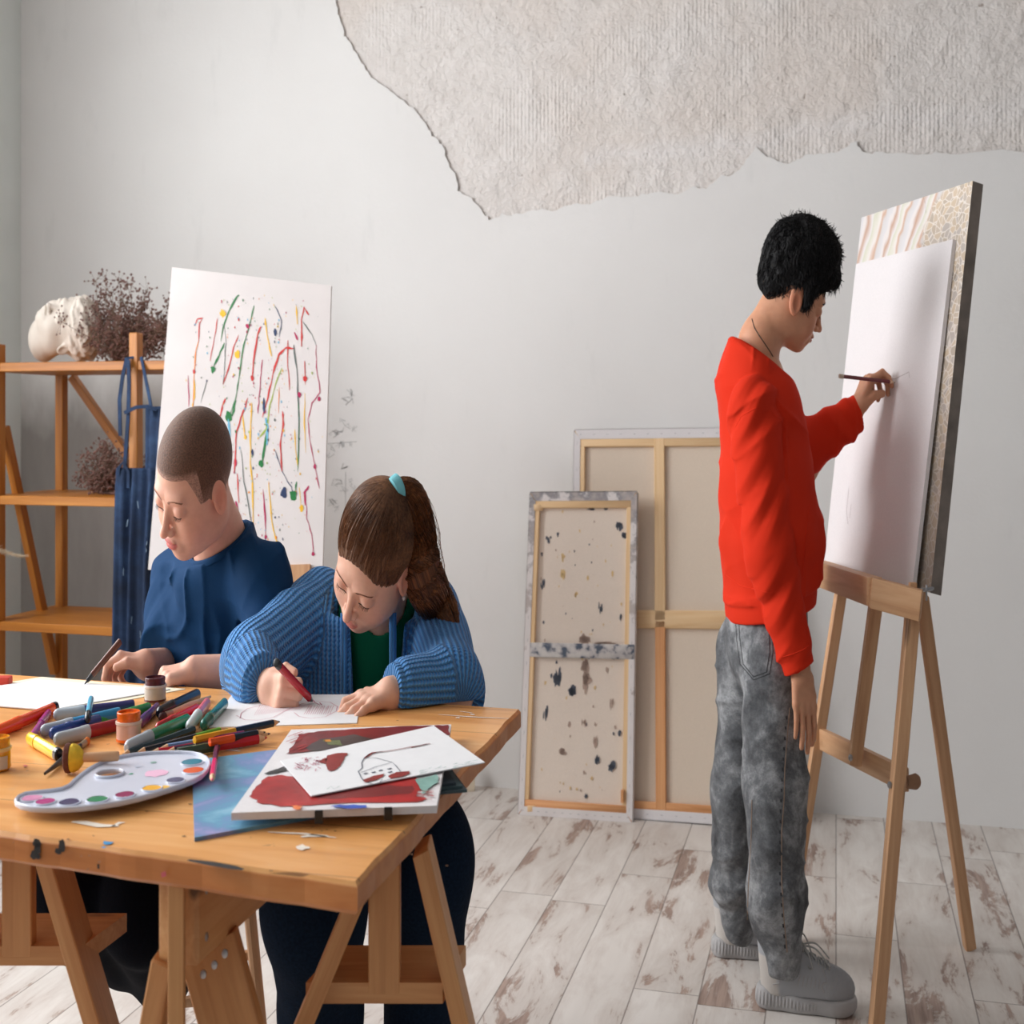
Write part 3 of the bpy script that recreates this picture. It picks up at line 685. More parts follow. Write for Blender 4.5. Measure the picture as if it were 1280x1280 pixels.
# tray: beam along dw under the boards
trA = Q(1122, 747, 2.36)
m = MB()
pA = Q(1152, 757, 2.30); pB = Q(1094, 740, 2.335); pC = Q(1024, 716, 2.72)
m.bar(pB+A3(.0, 0, 0), pC, .045, .055); m.build('tray', M['easelwood'], t)
m = MB(); m.bar(pB+A3(-.012, 0, 0), pA, .04, .058); m.build('tray_front', M['easelwood'], t)
m = MB(); m.bar(Q(1148, 742, 2.40), Q(1040, 706, 2.85), .05, .02); m.build('tray_ledge', M['easelwood'], t)
m = MB(); m.bar(Q(1142, 752, 2.34), Q(1094, 1297, 2.285), .036, .036, up=(0, 1, 0)); m.build('leg', M['easelwood'], t)
m = MB(); m.bar(Q(1052, 735, 2.74), Q(983, 1180, 2.70), .034, .034, up=(0, 1, 0)); m.build('leg', M['easelwood'], t)
m = MB(); m.bar(Q(1152, 745, 2.47), Q(1212, 1184, 2.665), .034, .034, up=(0, 1, 0)); m.build('rear_leg', M['easelwood'], t)
m = MB(); m.bar(Q(1096, 745, 2.46), Q(1068, 955, 2.50), .036, .030, up=(0, 1, 0)); m.build('centre_post', M['easelwood'], t)
m = MB(); m.bar(Q(1024, 922, 2.73), Q(1132, 975, 2.36), .022, .046); m.build('cross_bar', M['easelwood'], t)
m = MB()
m.lathe(Q(1133, 978, 2.335), (1, .3, 0), [(0, .012), (.03, .016), (.04, .012)], 12); m.build('knob', plain('brown_knob', srgb(150, 110, 80), .5), t)
for q in (Q(1112, 981, 2.312), Q(1063, 947, 2.482), Q(1017, 924, 2.70)):
    m = MB(); m.lathe(q, (0, -1, 0), [(0, .007), (.003, .007), (.006, .003)], 10); m.build('bolt', M['steel'], t)
m = MB(); m.lathe(Q(1150, 738, 2.33), (1, 0, .1), [(0, .004), (.035, .004), (.04, .002)], 8); m.bar(Q(1158, 741, 2.32)-A3(0, 0, .015), Q(1158, 741, 2.32)+A3(0, 0, .015), .006, .004); m.build('wing_screw', M['steel'], t)
m = MB(); m.bar(Q(1141, 739, 2.33), Q(1141, 728, 2.33), .016, .02); m.build('stop_block', M['easelwood'], t)

# ================= table =================
ZT = .75; TH = .029
cFR, cNR = T(651, 886), T(447, 1103); cFL = T(0, 842); cNL = T(0, 1040)
cFL = cFR+(cFL-cFR)*1.5; cNL = cNR+(cNL-cNR)*2.0
tc = (cFR+cNR+cFL+cNL)/4
t = thing('work_table', tc*A3(1, 1, 0), 'paint-stained honey pine table at which the two children draw', 'table')
def jag(a, b, n, amp, zj=0):
    d = b-a; s = nrm(A3(-d[1], d[0], 0)); ph = random.uniform(0, 6); return [a+d*k/n+s*amp*(math.sin(k*.9+ph)+.6*math.sin(k*2.1+ph*2))*.6 for k in range(n)]
outl = jag(cFL, cFR, 30, .0012)+jag(cFR, cNR, 26, .0022)+jag(cNR, cNL, 44, .0022)+jag(cNL, cFL, 6, .001)
m = MB(); dlong = nrm(cNR-cNL); dacr = nrm(cFR-cNR)
def tg(V): V = np.asarray(V); return np.stack([V@dlong, V@dacr, V[:, 2]], -1)
k = len(outl); c0 = sum(outl)/k; inner = [p+nrm(c0-p)*.006 for p in outl]
top = [p+A3(0, 0, 0) for p in inner]; mid_ = [p-A3(0, 0, .005) for p in outl]; low = [p-A3(0, 0, TH-.004) for p in outl]; bot = [p-A3(0, 0, TH) for p in inner]
V = np.array(top+mid_+low+bot); F = [list(range(k))]+[[3*k+i for i in range(k)][::-1]]
for r in range(3):
    for i in range(k): j = (i+1) % k; F.append([r*k+j, r*k+i, (r+1)*k+i, (r+1)*k+j])
m.add(V, F, 0, tg(V))
tn = NT('paint_worn_pine_top'); g = tn.attr('g').outputs['Vector']
n1 = tn.noise(tn.scale(g, (.9, 9, 14)), 1.5, 6, .6, 1.3); n2 = tn.noise(tn.scale(g, (5, 120, 90)), 1, 3); n3 = tn.noise(g, 7, 5, .65)
col = tn.ramp(n1, [(.25, srgb(206, 142, 78)), (.5, srgb(228, 168, 100)), (.75, srgb(240, 190, 126))])
col = tn.mix(tn.math('MULTIPLY', n2, .4), col, srgb(236, 190, 140), 'MULTIPLY')
sp = tn.n('ShaderNodeSeparateXYZ'); tn.set(sp.inputs[0], g)
yy = tn.math('FRACT', tn.math('DIVIDE', sp.outputs[1], .19)); col = tn.mix(tn.math('MULTIPLY', tn.math('MULTIPLY', tn.math('LESS_THAN', yy, .014), tn.math('GREATER_THAN', sp.outputs[2], ZT-.003)), .7), col, srgb(120, 72, 36))
col = tn.mix(tn.ramp(n3, [(.64, 0.0), (.74, .5)]), col, srgb(196, 160, 124))
sp2 = tn.noise(g, 34, 2, .5); col = tn.mix(tn.ramp(sp2, [(.74, 0.0), (.76, .6)]), col, srgb(120, 84, 60))
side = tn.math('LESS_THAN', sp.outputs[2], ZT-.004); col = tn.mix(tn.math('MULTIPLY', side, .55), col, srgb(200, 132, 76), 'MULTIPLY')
M['tabletop'] = tn.out(col, .36, tn.bump(n1, .2, .002))
tp = [M['tabletop']]; tcol = {}
def tm(nm, c):
    if nm not in tcol: tcol[nm] = len(tp); tp.append(plain('table_'+nm, c, .6))
    return tcol[nm]
W_ = ('white_paint', srgb(232, 222, 208)); K_ = ('black_paint', srgb(40, 34, 32)); B_ = ('blue_paint', srgb(60, 140, 190)); P_ = ('pink_paint', srgb(200, 90, 100)); D_ = ('dark_wear', srgb(112, 76, 48))
def smear(P, w, c, z=ZT+.0008):
    m.ribbon([Z(x, y, z) for x, y in P], [w*.4]+[w]*(len(P)-2)+[w*.4], A3(0, 0, 1), tm(*c))
def spot(x, y, r, c, z=ZT+.0009): m.blob(Z(x, y, z), dlong*r, dacr*r*.8, tm(*c), 10, .4)
for P, w in (([(90, 1027), (105, 1028), (125, 1032), (148, 1032)], .014), ([(140, 1033), (150, 1028), (156, 1028)], .008), ([(335, 1040), (380, 1042), (420, 1047)], .006), ([(376, 1046), (390, 1044), (410, 1045)], .012), ([(548, 893), (590, 896), (636, 898)], .006), ([(575, 889), (590, 891)], .01), ([(284, 937), (300, 939)], .012)): smear(P, w, W_)
for x, y, r in ((378, 1059, .011), (572, 897, .006), (300, 934, .005), (310, 1010, .003), (590, 893, .005)): spot(x, y, r, W_)
spot(133, 1053, .008, B_); spot(130, 1059, .004, B_); spot(32, 957, .005, P_); spot(230, 1045, .003, D_)
smear([(235, 1075), (262, 1079), (290, 1084), (304, 1087)], .014, K_); 
for i in range(40):
    x = random.uniform(10, 560); y = random.uniform(900, 1090); spot(x, y, random.uniform(.001, .003), D_)
def edgeband(P, w, c):   # marks on the near side face
    nf = nrm(A3(dlong[1], -dlong[0], 0)); nf = nf if nf[1] < 0 else -nf
    m.ribbon([onplane(x, y, cNR+nf*.006, nf) for x, y in P], w, nf, tm(*c))
nf = nrm(A3(dlong[1], -dlong[0], 0)); nf = nf if nf[1] < 0 else -nf
for x, y, r1, r2 in ((46, 1054, .007, .005), (47, 1061, .006, .006), (44, 1069, .008, .004), (77, 1058, .006, .006), (73, 1064, .006, .003)): m.blob(onplane(x, y, cNR+nf*.0035, nf), dlong*r1, A3(0, 0, r2), tm(*K_), 14, .25)
edgeband([(123, 1080), (123, 1086)], .004, K_); edgeband([(204, 1090), (205, 1096)], .008, P_)
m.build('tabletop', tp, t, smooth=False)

def tbar(name, a, b, w, h, up, par): m = MB(); m.bar(a, b, w, h, up); return m.build(name, M['trestle'], par)
def foot(a, b): # extend a->b to the floor
    a = np.array(a); b = np.array(b); return a+(b-a)*(a[2]/(a[2]-b[2]))
def trestle(apx, label, tt_, pl, pr, post, sh, zsh=.535):
    """apx: apex pixel; legs through the pixels pl, pr at depth tt_"""
    ap = Q(apx, 525+(CH-.70)*FP/tt_, tt_)
    r = thing('trestle', ap*A3(1, 1, 0), label, 'trestle', 'trestles under the table')
    lx = [Q(x, y, tt_) for x, y in (pl, pr)]
    for l, s in zip(lx, (-1, 1)):
        a = ap+A3(s*.035, 0, 0); f = foot(a, l); tbar('leg', a, f, .026, .075, (0, 1, 0), r)
    tbar('top_beam', ap+A3(-.02, 0, .008)-dacr*.01, ap+A3(-.025, 0, .008)+dacr*.22, .03, .024, (0, 0, 1), r)
    p = Q(post[0], post[1], tt_); tbar('post', A3(p[0], p[1], zsh+.01), A3(p[0], p[1], .70), .05, .025, (0, 1, 0), r)
    a = Q(sh[0], 525+(CH-zsh)*FP/tt_, tt_); b = Q(sh[1], 525+(CH-zsh)*FP/tt_, tt_); m = MB(); m.prism([a-dacr*.012, b-dacr*.012, b+dacr*.13, a+dacr*.13], (0, 0, .022)); m.build('shelf', M['trestle'], r, smooth=False)
    return r
trestle(500, 'pine trestle with splayed legs under the right end of the table beside the girl', 1.30, (388, 1260), (575, 1260), (481, 1100), (386, 556))
trestle(24, 'pine trestle with low shelf under the table at the left edge of the picture', 1.39, (-80, 1230), (112, 1230), (24, 1130), (-60, 108))
r = thing('trestle', Q(222, 1230, 1.16)*A3(1, 1, 0), 'pine trestle with long beam and bolted legs under the middle of the table near edge', 'trestle', 'trestles under the table')
b0_ = Q(222, 1155, 1.155); b0_[2] = (.721+.636)/2
tbar('top_beam', b0_, b0_+dacr*.42, .062, .084, (0, 0, 1), r)
tbar('post', Q(221, 1105, 1.135), Q(221, 1105, 1.135)*A3(1, 1, 0), .022, .012, (0, 1, 0), r)
la = Q(224, 1188, 1.16)
tbar('leg', Q(208, 1195, 1.17), foot(Q(208, 1195, 1.17), Q(193, 1275, 1.17)), .03, .05, (0, 1, 0), r)
tbar('leg', Q(262, 1180, 1.22), foot(Q(262, 1180, 1.22), Q(292, 1290, 1.22)), .085, .028, (0, 1, 0), r)
m = MB()
sn = nrm(A3(dacr[1], -dacr[0], 0)); sc_m = lambda: m.build('screw', M['steel'], r)
for x, y in ((258, 1112), (258, 1171)): q = onplane(x, y, b0_+sn*.031, sn); m = MB(); m.lathe(q, sn, [(-.002, .0045), (.001, .0045), (.002, .002)], 8); sc_m()
for x, y in ((281, 1192), (268, 1206), (254, 1218)): q = onplane(x, y, Q(262, 1180, 1.22)-A3(0, .0425, 0), A3(0, 1, 0)); m = MB(); m.lathe(q, (0, -1, 0), [(-.002, .0045), (.001, .0045), (.002, .002)], 8); sc_m()
# ================= stools =================
def stool(c, label, hz=.44, sp=.17, grp='wooden stools'):
    r = thing('wooden_stool', c*A3(1, 1, 0), label, 'stool', grp)
    m = MB(); m.lathe(A3(c[0], c[1], hz-.03), (0, 0, 1), [(0, .15), (.006, .165), (.026, .165), (.03, .155)], 28); m.build('seat', M['easelwood'], r)
    L = []
    for k in range(4):
        a = PI/4+k*PI/2+.25; p = A3(c[0]+math.cos(a)*.12, c[1]+math.sin(a)*.12, hz-.03); q = A3(c[0]+math.cos(a)*sp*1.2, c[1]+math.sin(a)*sp*1.2, 0); L.append((p, q))
        m = MB(); m.tube([p, q], [.016, .014], 10); m.build('leg', M['easelwood'], r)
    for k in range(4):
        for s, dz in ((.55, 0), ):
            s = s+.12*(k % 2); a = L[k][0]+(L[k][1]-L[k][0])*s; b = L[(k+1) % 4][0]+(L[(k+1) % 4][1]-L[(k+1) % 4][0])*s; m = MB(); m.tube([a, b], .010, 8); m.build('rung', M['easelwood'], r)
G_HIP = Q(470, 1000, 1.98); B_HIP = Q(262, 950, 2.12)
stool(G_HIP, 'pale wooden stool under the girl in the blue cardigan, its rungs showing between the trestles')
stool(B_HIP, 'pale wooden stool under the boy in the navy shirt, hidden mostly by the table')
# ================= things on the table =================
def gloss(name, c, r=.3): return plain(name, c, r, .04)
PC = {}
def pc(c, r=.22):
    k = (tuple(c), r)
    if k not in PC: PC[k] = gloss('pen_colour', srgb(*c), r)
    return PC[k]
GREYCAP = (176, 184, 192)
def seg(a, b, s): return a+(b-a)*s
def marker(p0, p1, r, body, cap, joint, label, z0=0, z1=0, captip=True, endcol=None, name='felt_tip_marker', grp='felt tip markers on the table'):
    """p0 = cap end pixel, p1 = tail end pixel, joint = share of length that is cap"""
    a = Z(*p0, ZT+r+z0); b = Z(*p1, ZT+r+z1)
    d = b-a; L = np.linalg.norm(d); d = d/L
    t = thing(name, (a+b)/2-A3(0, 0, r), label, 'marker', grp)
    m = MB(); J = L*joint
    m.lathe(a, d, [(0, r*.45), (r*.35, r*.78), (r*.9, r*.95), (J*.8, r*1.0), (J*.82, r*1.07), (J, r*1.07)], 16); m.build('cap', pc(cap), t)
    m = MB(); m.lathe(a, d, [(J+.0002, r*.95), (L-.004, r*.95), (L-.001, r*.85), (L, r*.5)], 16); m.build('barrel', pc(body), t)
    if endcol:
        m = MB(); m.lathe(a, d, [(L-.012, r*1.0), (L-.001, r*.96), (L+.001, r*.6)], 16); m.build('end_plug', pc(endcol), t)
    return t
marker((-12, 918), (70, 884), .0085, (238, 78, 20), (240, 90, 30), .42, 'bright orange marker lying at the left edge of the table', endcol=(30, 26, 30))
marker((61, 891), (40, 922), .0065, (160, 50, 130), (170, 60, 140), .5, 'magenta marker touching the yellow and white marker', endcol=None)
marker((36, 922), (74, 944), .0085, (244, 206, 40), (240, 200, 50), .28, 'yellow and white marker with black end next to the sponge stamp', endcol=(24, 24, 26))
marker((67, 894), (168, 882), .009, (58, 56, 124), GREYCAP, .37, 'indigo marker with grey cap, rearmost of the left pile beside the white sheet')
marker((51, 914), (150, 891), .0085, (50, 150, 200), GREYCAP, .38, 'sky blue marker with grey cap in the middle of the left pile', z1=.004)
marker((63, 918), (124, 900), .009, (28, 66, 140), (26, 60, 130), .4, 'dark blue marker lying in the left pile under the leaning light blue pen')
marker((115, 904), (187, 884), .0075, (40, 150, 74), (50, 170, 84), .3, 'bright green marker behind the orange paint jar')
marker((68, 925), (172, 900), .009, (150, 28, 40), GREYCAP, .39, 'dark red marker with grey cap at the front of the left pile')
marker((174, 905), (197, 884), .0075, (84, 50, 120), (76, 44, 110), .4, 'purple marker to the right of the orange paint jar')
marker((109, 900), (114, 874), .006, (70, 170, 206), (24, 26, 30), .25, 'light blue pen with black tip leaning across the left pile of markers', z0=.012, z1=.018)
marker((198, 892), (247, 868), .0095, (26, 34, 44), (20, 28, 38), .35, 'thick black marker just right of the maroon paint jar')
marker((196, 911), (247, 886), .008, (190, 34, 44), (180, 28, 38), .4, 'plain red marker between the wooden brush and the green marker')
marker((158, 935), (235, 900), .0095, (20, 130, 84), GREYCAP, .36, 'green marker with grey cap at the front of the middle pile')
marker((236, 909), (259, 879), .0085, (224, 110, 130), (206, 214, 218), .48, 'pink marker with white cap between the red and teal markers')
marker((254, 907), (281, 879), .0085, (20, 116, 100), (18, 100, 88), .3, 'teal marker lying next to the girl\'s drawing paper')
def pencil(p0, p1, r, cols, label, z0=0, z1=0, tips=(1, 1), name='coloured_pencil', grp='coloured pencils on the table', cat='pencil', lead=None):
    """cols: colour along the barrel from p0 to p1; tips: sharpened at p0 / p1"""
    a = Z(*p0, ZT+r+z0); b = Z(*p1, ZT+r+z1); d = b-a; L = np.linalg.norm(d); d = d/L
    t = thing(name, (a+b)/2-A3(0, 0, r), label, cat, grp)
    s0 = .018 if tips[0] else 0; s1 = L-(.018 if tips[1] else 0); n = len(cols)
    for i, c in enumerate(cols):
        x0 = s0+(s1-s0)*i/n; x1 = s0+(s1-s0)*(i+1)/n
        m = MB(); m.lathe(a, d, [(x0, r), (x1, r)], 6); m.build('barrel', pc(c), t, smooth=False)
    for k, (x0, x1, c) in enumerate(((s0, 0, cols[0]), (s1, L, cols[-1]))):
        if not tips[k]: continue
        m = MB(); xm = x0+(x1-x0)*.7; m.lathe(a, d, sorted([(x0, r*.97), (xm, r*.35)]), 10); m.build('sharpened_wood', pc((222, 180, 140), .6), t)
        m = MB(); m.lathe(a, d, sorted([(xm, r*.35), (x1, r*.08)]), 8); m.build('lead', pc(c, .5), t)
    return t
PR = .0052
pencil((151, 945), (250, 909), PR, [(20, 50, 62)], 'long dark teal pencil at the back left of the pencil pile')
pencil((169, 942), (285, 911), PR, [(28, 32, 40), (28, 32, 40), (100, 160, 50)], 'black and lime green double ended pencil in the pencil pile', z1=.004)
pencil((243, 925), (350, 902), PR, [(236, 176, 40), (28, 50, 76)], 'yellow and navy double ended pencil pointing at the girl\'s hand', z0=.010, z1=.006, tips=(0, 1))
pencil((197, 937), (305, 918), PR, [(110, 140, 186), (130, 44, 80)], 'light blue and maroon pencil near the middle of the pencil pile', z0=.003, z1=.006, tips=(1, 0))
pencil((262, 928), (332, 915), PR, [(238, 90, 34), (40, 40, 48)], 'short orange pencil with black end lying on the pencil pile', z0=.010, z1=.008, tips=(0, 1))
pencil((185, 942), (300, 924), PR, [(200, 40, 60), (96, 50, 92)], 'red and plum pencil with its tip beside the palette', z1=.003, tips=(1, 0))
pencil((205, 941), (338, 917), PR, [(50, 38, 56), (70, 46, 80)], 'dark purple pencil partly under the big red one', z1=.005)
pencil((222, 941), (334, 922), .0065, [(64, 84, 66), (190, 36, 48)], 'thick green and red pencil at the front of the pile beside the palette', z0=.001, z1=.001, tips=(0, 1))
pencil((265, 975), (271, 934), .0048, [(236, 54, 110), (110, 60, 84)], 'short pink pencil lying on the blue painting with its tip towards the viewer', z0=.012, z1=.003, tips=(1, 0))

def brush(tip, end, r, label, hcol, bcol, zt_=0):
    a = Z(*tip, ZT+r+zt_); b = Z(*end, ZT+r); d = nrm(b-a); L = np.linalg.norm(b-a)
    t = thing('paint_brush', (a+b)/2-A3(0, 0, r), label, 'brush')
    m = MB(); m.lathe(a, d, [(0, r*.3), (.008, r*1.2), (.02, r*1.0)], 12); m.build('bristles', pc(bcol, .8), t)
    m = MB(); m.lathe(a, d, [(.02, r*1.05), (.045, r*.9)], 12); m.build('ferrule', pc((150, 130, 100), .3), t)
    m = MB(); m.lathe(a, d, [(.045, r*.9), (L*.6, r), (L, r*.4)], 12); m.build('handle', pc(hcol, .4), t)
brush((199, 898), (263, 871), .0055, 'thin pale wooden brush with dark round bristles near the black marker', (206, 170, 134), (60, 34, 34))
brush((111, 925), (56, 967), .0045, 'black handled brush with orange tipped bristles running under the sponge stamp', (26, 28, 32), (206, 110, 30))

# glass paint jars
glass = NT('thin_clear_glass'); glass.out((.95, .95, .95), .05, Transmission_Weight=1.0, IOR=1.3); M['glass'] = glass.m
def jar(cx, ytop, ybot, wpx_, paint, label, rim=(214, 204, 196), lab=(206, 196, 186), labcol=None):
    b = T(cx, ybot-4); t_ = b[1]/1.5; R = wpx_/2*b[1]/FP; H = (ybot-ytop-5)*t_/FP
    t = thing('paint_jar', b, label, 'jar', 'small jars of paint')
    m = MB(); ax = (0, 0, 1)
    m.lathe(b+A3(0, 0, .001), ax, [(0, R*.8), (.002, R*.96), (H*.55, R*.96), (H*.68, R*.9)], 28); m.build('jar_body', plain('paint_filled_glass', srgb(*lab), .15, .08, 50), t)
    m = MB(); m.lathe(b+A3(0, 0, H*.60), ax, [(0, R*.95), (.001, R*1.03), (H*.10, R*1.03), (H*.11, R*.95)], 28); m.build('neck_ring', pc(rim, .2), t)
    m = MB(); m.lathe(b+A3(0, 0, H*.70), ax, [(0, R*.9), (H*.05, R*.92), (H*.12, R*.88), (H*.2, R*.92), (H*.28, R*.92), (H*.30, R*.88), (H*.30, R*.80), (H*.22, R*.78)], 28); m.build('threaded_rim', plain('paint_crusted_rim', srgb(*paint), .25, .25, 150, .4), t)
    m = MB(); m.lathe(b+A3(0, 0, .0015), ax, [(0, R*.82), (.0015, R*.985), (H*.12, R*.985)], 28); m.build('paint', pc(paint, .2), t)
    if labcol:
        m = MB(); P = [b+A3(math.cos(a)*R*1.0, math.sin(a)*R*1.0, 0) for a in np.linspace(-PI*.5, -PI*.12, 10)]
        m.add([p+A3(0, 0, H*.1) for p in P]+[p+A3(0, 0, H*.48) for p in P], [[i, i+1, i+11, i+10] for i in range(9)]); m.build('paper_label', pc(labcol, .7), t)
jar(161, 888, 932, 31, (226, 100, 20), 'open glass jar of orange paint in front of the green marker', lab=(214, 168, 150), rim=(216, 190, 176))
jar(194, 845, 882, 27, (84, 34, 40), 'open glass jar of maroon paint next to the boy\'s left hand', lab=(196, 188, 176), rim=(220, 214, 210))
jar(-3, 920, 967, 32, (226, 150, 20), 'open glass jar of yellow paint cut off by the left edge', lab=(224, 158, 20), rim=(226, 200, 140), labcol=(204, 190, 176))

# sponge stamp
a = Z(79, 962, ZT+.024); c0 = Z(81, 948, ZT+.018)
ax = nrm(Z(147, 945, ZT+.020)-c0)
t = thing('sponge_stamp', c0*A3(1, 1, 0)+A3(0, 0, ZT), 'round yellow and brown sponge dabber with wooden handle lying on its side', 'sponge')
m = MB(); m.lathe(c0, ax, [(0, .014), (.002, .0165), (.006, .0172), (.010, .0165), (.011, .013)], 26); m.build('sponge', plain('brown_sponge', srgb(98, 54, 42), .95, .2, 200, .6), t)
m = MB(); m.lathe(c0, ax, [(.0105, .0157), (.015, .0165), (.023, .014), (.029, .009), (.032, .005)], 26); m.build('collar', plain('yellow_foam', srgb(220, 182, 50), .9, .1, 200, .4), t)
m = MB(); m.lathe(c0, ax, [(.028, .005), (.045, .0058), (.088, .0058), (.090, .005)], 16); m.build('handle', pc((206, 158, 116), .5), t)
# red eraser
p = Z(4, 856, ZT); m = MB(); m.bar(p+A3(-.05, 0, .006), p+A3(.015, .005, .006), .03, .012, bev=.002); o = m.build('eraser', pc((206, 60, 44), .6), loc=p); tag(o, 'small red block of crayon at the back left of the table', 'eraser')

# palette
def pz(x, y, z=ZT+.012): return Z(x/3.765, 820+y/3.765, z)
outer = [(75, 680), (88, 664), (120, 650), (180, 642), (240, 636), (290, 628), (325, 612), (350, 588), (380, 562), (415, 536), (450, 516), (505, 494), (560, 478), (630, 466), (700, 459), (780, 455), (850, 455), (905, 459), (945, 468), (972, 482), (985, 500), (986, 518), (975, 540), (950, 566), (910, 588), (860, 608), (800, 628), (730, 650), (650, 672), (560, 692), (450, 708), (380, 716), (300, 721), (220, 722), (150, 718), (100, 708), (78, 696)]
O = [pz(*q) for q in outer]; cO = sum(O)/len(O)
hole = [(515+66*math.cos(a), 555+17*math.sin(a)-.10*66*math.cos(a)) for a in np.linspace(0, 2*PI, 22)[:-1]]
t = thing('paint_palette', cO-A3(0, 0, .012), 'white plastic kidney-shaped palette with wells of coloured paint', 'palette')
def ring_mesh(m, outer, hole, zt, zb):
    vo = [mathutils.Vector((p[0], p[1], 0)) for p in outer]; vh = [mathutils.Vector((p[0], p[1], 0)) for p in hole]
    tr = mathutils.geometry.tessellate_polygon([vo, vh]); P = list(outer)+list(hole); k = len(P); no = len(outer)
    V = [A3(p[0], p[1], zt) for p in P]+[A3(p[0], p[1], zb) for p in P]
    F = [list(x) for x in tr]+[[i+k for i in x][::-1] for x in tr]
    for i in range(no): j = (i+1) % no; F.append([i, j, j+k, i+k])
    for i in range(len(hole)): j = (i+1) % len(hole); F.append([no+j, no+i, no+i+k, no+j+k])
    m.add(V, F)
m = MB(); H_ = [pz(*q) for q in hole]; ring_mesh(m, O, H_, ZT+.011, ZT+.0085)
M['palette'] = plain('white_plastic', srgb(206, 210, 224), .18, .01)
m.build('plate', M['palette'], t, smooth=False)
m = MB(); m.tube([p+A3(0, 0, -.0) for p in O]+[O[0]], .0028, 8, cap=False); m.tube(H_+[H_[0]], .0022, 8, cap=False); m.build('rolled_rim', M['palette'], t)
wells = [((150, 672), 50, 15, (216, 140, 180), 'pink'), ((213, 688), 46, 15, (176, 30, 120), 'magenta'), ((327, 690), 50, 13, (44, 40, 92), 'navy'), ((458, 677), 50, 14, (30, 130, 84), 'green'), ((588, 655), 46, 15, (140, 30, 84), 'maroon'), ((715, 624), 46, 17, (240, 176, 30), 'yellow'), ((825, 587), 42, 14, (56, 70, 110), 'grey blue'), ((910, 541), 50, 15, (232, 96, 40), 'orange'), ((903, 502), 50, 14, (20, 128, 150), 'teal')]
for (x, y), rx, ry, c, nm in wells:
    rr = np.linalg.norm(pz(x+rx, y)-pz(x, y)); ctr = pz(x, y, ZT+.0115)
    m = MB(); P = [ctr+A3(math.cos(a)*rr, math.sin(a)*rr*1.05, 0) for a in np.linspace(0, 2*PI, 25)]; m.tube(P, .0014, 6, cap=False); m.build('well_rim', M['palette'], t)
    m = MB(); ph = random.random()*6; P = [ctr+A3(math.cos(a)*rr*.92*(1+.12*math.sin(3*a+ph)), math.sin(a)*rr*.92*(1+.12*math.sin(2*a+ph)), .0002) for a in np.linspace(0, 2*PI, 25)[:-1]]
    m.prism(P, (0, 0, .001)); m.build('paint_blob', pc(c, .2), t)
for (x, y), rx, c in (((737, 550), 52, (240, 190, 216)), ((722, 500), 14, (130, 170, 160)), ((617, 554), 10, (60, 150, 120)), ((770, 618), 26, (240, 190, 70)), ((650, 520), 14, (190, 196, 214))):
    rr = np.linalg.norm(pz(x+rx, y)-pz(x, y)); ctr = pz(x, y, ZT+.0114); m = MB(); m.blob(ctr, A3(rr, 0, 0), A3(0, rr*1.2, 0), 0, 14, .15); m.build('paint_smear', pc(c, .3), t)

# papers
def sheet(name, C, z, th, label, cat, mats, extra=None, jit=0):
    P = [Z(x, y, z+th) for x, y in C]; c = sum(P)/4
    t = thing(name, A3(c[0], c[1], z), label, cat); m = MB(); m.prism(P, (0, 0, -th), 0)
    if extra: extra(m, z+th+.0006)
    m.build('sheet', mats, t, smooth=False); return t
def para(A, B, C_): # fourth corner in plan
    z = ZT; a, b, c = T(*A), T(*B), T(*C_); d = a+c-b; q = d-EYE; return (640+q[0]/q[1]*FP, HZ-(q[2])/q[1]*FP*1.5)
A_, B_2, C_2 = (47, 849.5), (213, 861), (62, 887)
sheet('drawing_paper', [(52, 846), (232, 861), (78, 890), para((52, 846), (232, 861), (78, 890))], ZT, .001, 'second white sheet just peeking out under the boy\'s paper', 'paper', [plain('cream_paper', srgb(238, 228, 200), .8, .02)])
sheet('drawing_paper', [A_, B_2, C_2, para(A_, B_2, C_2)], ZT+.0014, .0014, 'blank white paper under the hands of the boy in the navy shirt', 'paper', [M['white']])
def curl(m, z):
    pk = 1
    def st(P, w=.0012): m.ribbon([Z(300+x/3.368, 820+y/3.368, z) for x, y in P], w, A3(0, 0, 1), pk)
    st([(0, 262), (5, 240), (30, 222), (90, 205), (180, 192), (260, 188), (330, 190), (380, 195), (410, 212), (405, 232), (360, 255), (300, 262), (250, 255), (228, 238)])
    st([(-15, 250), (20, 268), (80, 270), (140, 258), (200, 225), (250, 205), (290, 190)])
    st([(306, 183), (315, 195), (330, 203), (345, 206), (335, 196)], .0022)
    for i in range(22): x = 60+i*9; st([(x, 250-i*1.2), (x+26, 205)], .0005)
    for i in range(13): x = 270+i*9; st([(x, 245), (x+14+random.random()*8, 208)], .0007)
sheet('drawing_paper', [(290, 868), (452, 868), (446, 903.5), (261, 909)], ZT, .0012, 'white paper with red pencil loops under the hands of the girl', 'paper', [M['white'], plain('red_pencil_line', srgb(190, 110, 130), .8)], curl)
# blue painting board
t = NT('blue_violet_wash'); co = t.coord(); n = t.noise(co, 9, 5, .6, .5)
c = t.ramp(n, [(.36, srgb(158, 150, 194)), (.46, srgb(112, 138, 180)), (.53, srgb(96, 150, 180)), (.6, srgb(120, 172, 196)), (.68, srgb(160, 192, 210))])
c = t.mix(t.ramp(t.noise(co, 42, 2), [(.74, 0.0), (.77, .8)]), c, srgb(150, 60, 90)); M['bluewash'] = t.out(c, .55)
sheet('painted_board', [(240, 950), (400, 930), (470, 1004), (243, 1047)], ZT, .004, 'blue and violet painted board sticking out under the white canvas', 'painting', [M['bluewash']])
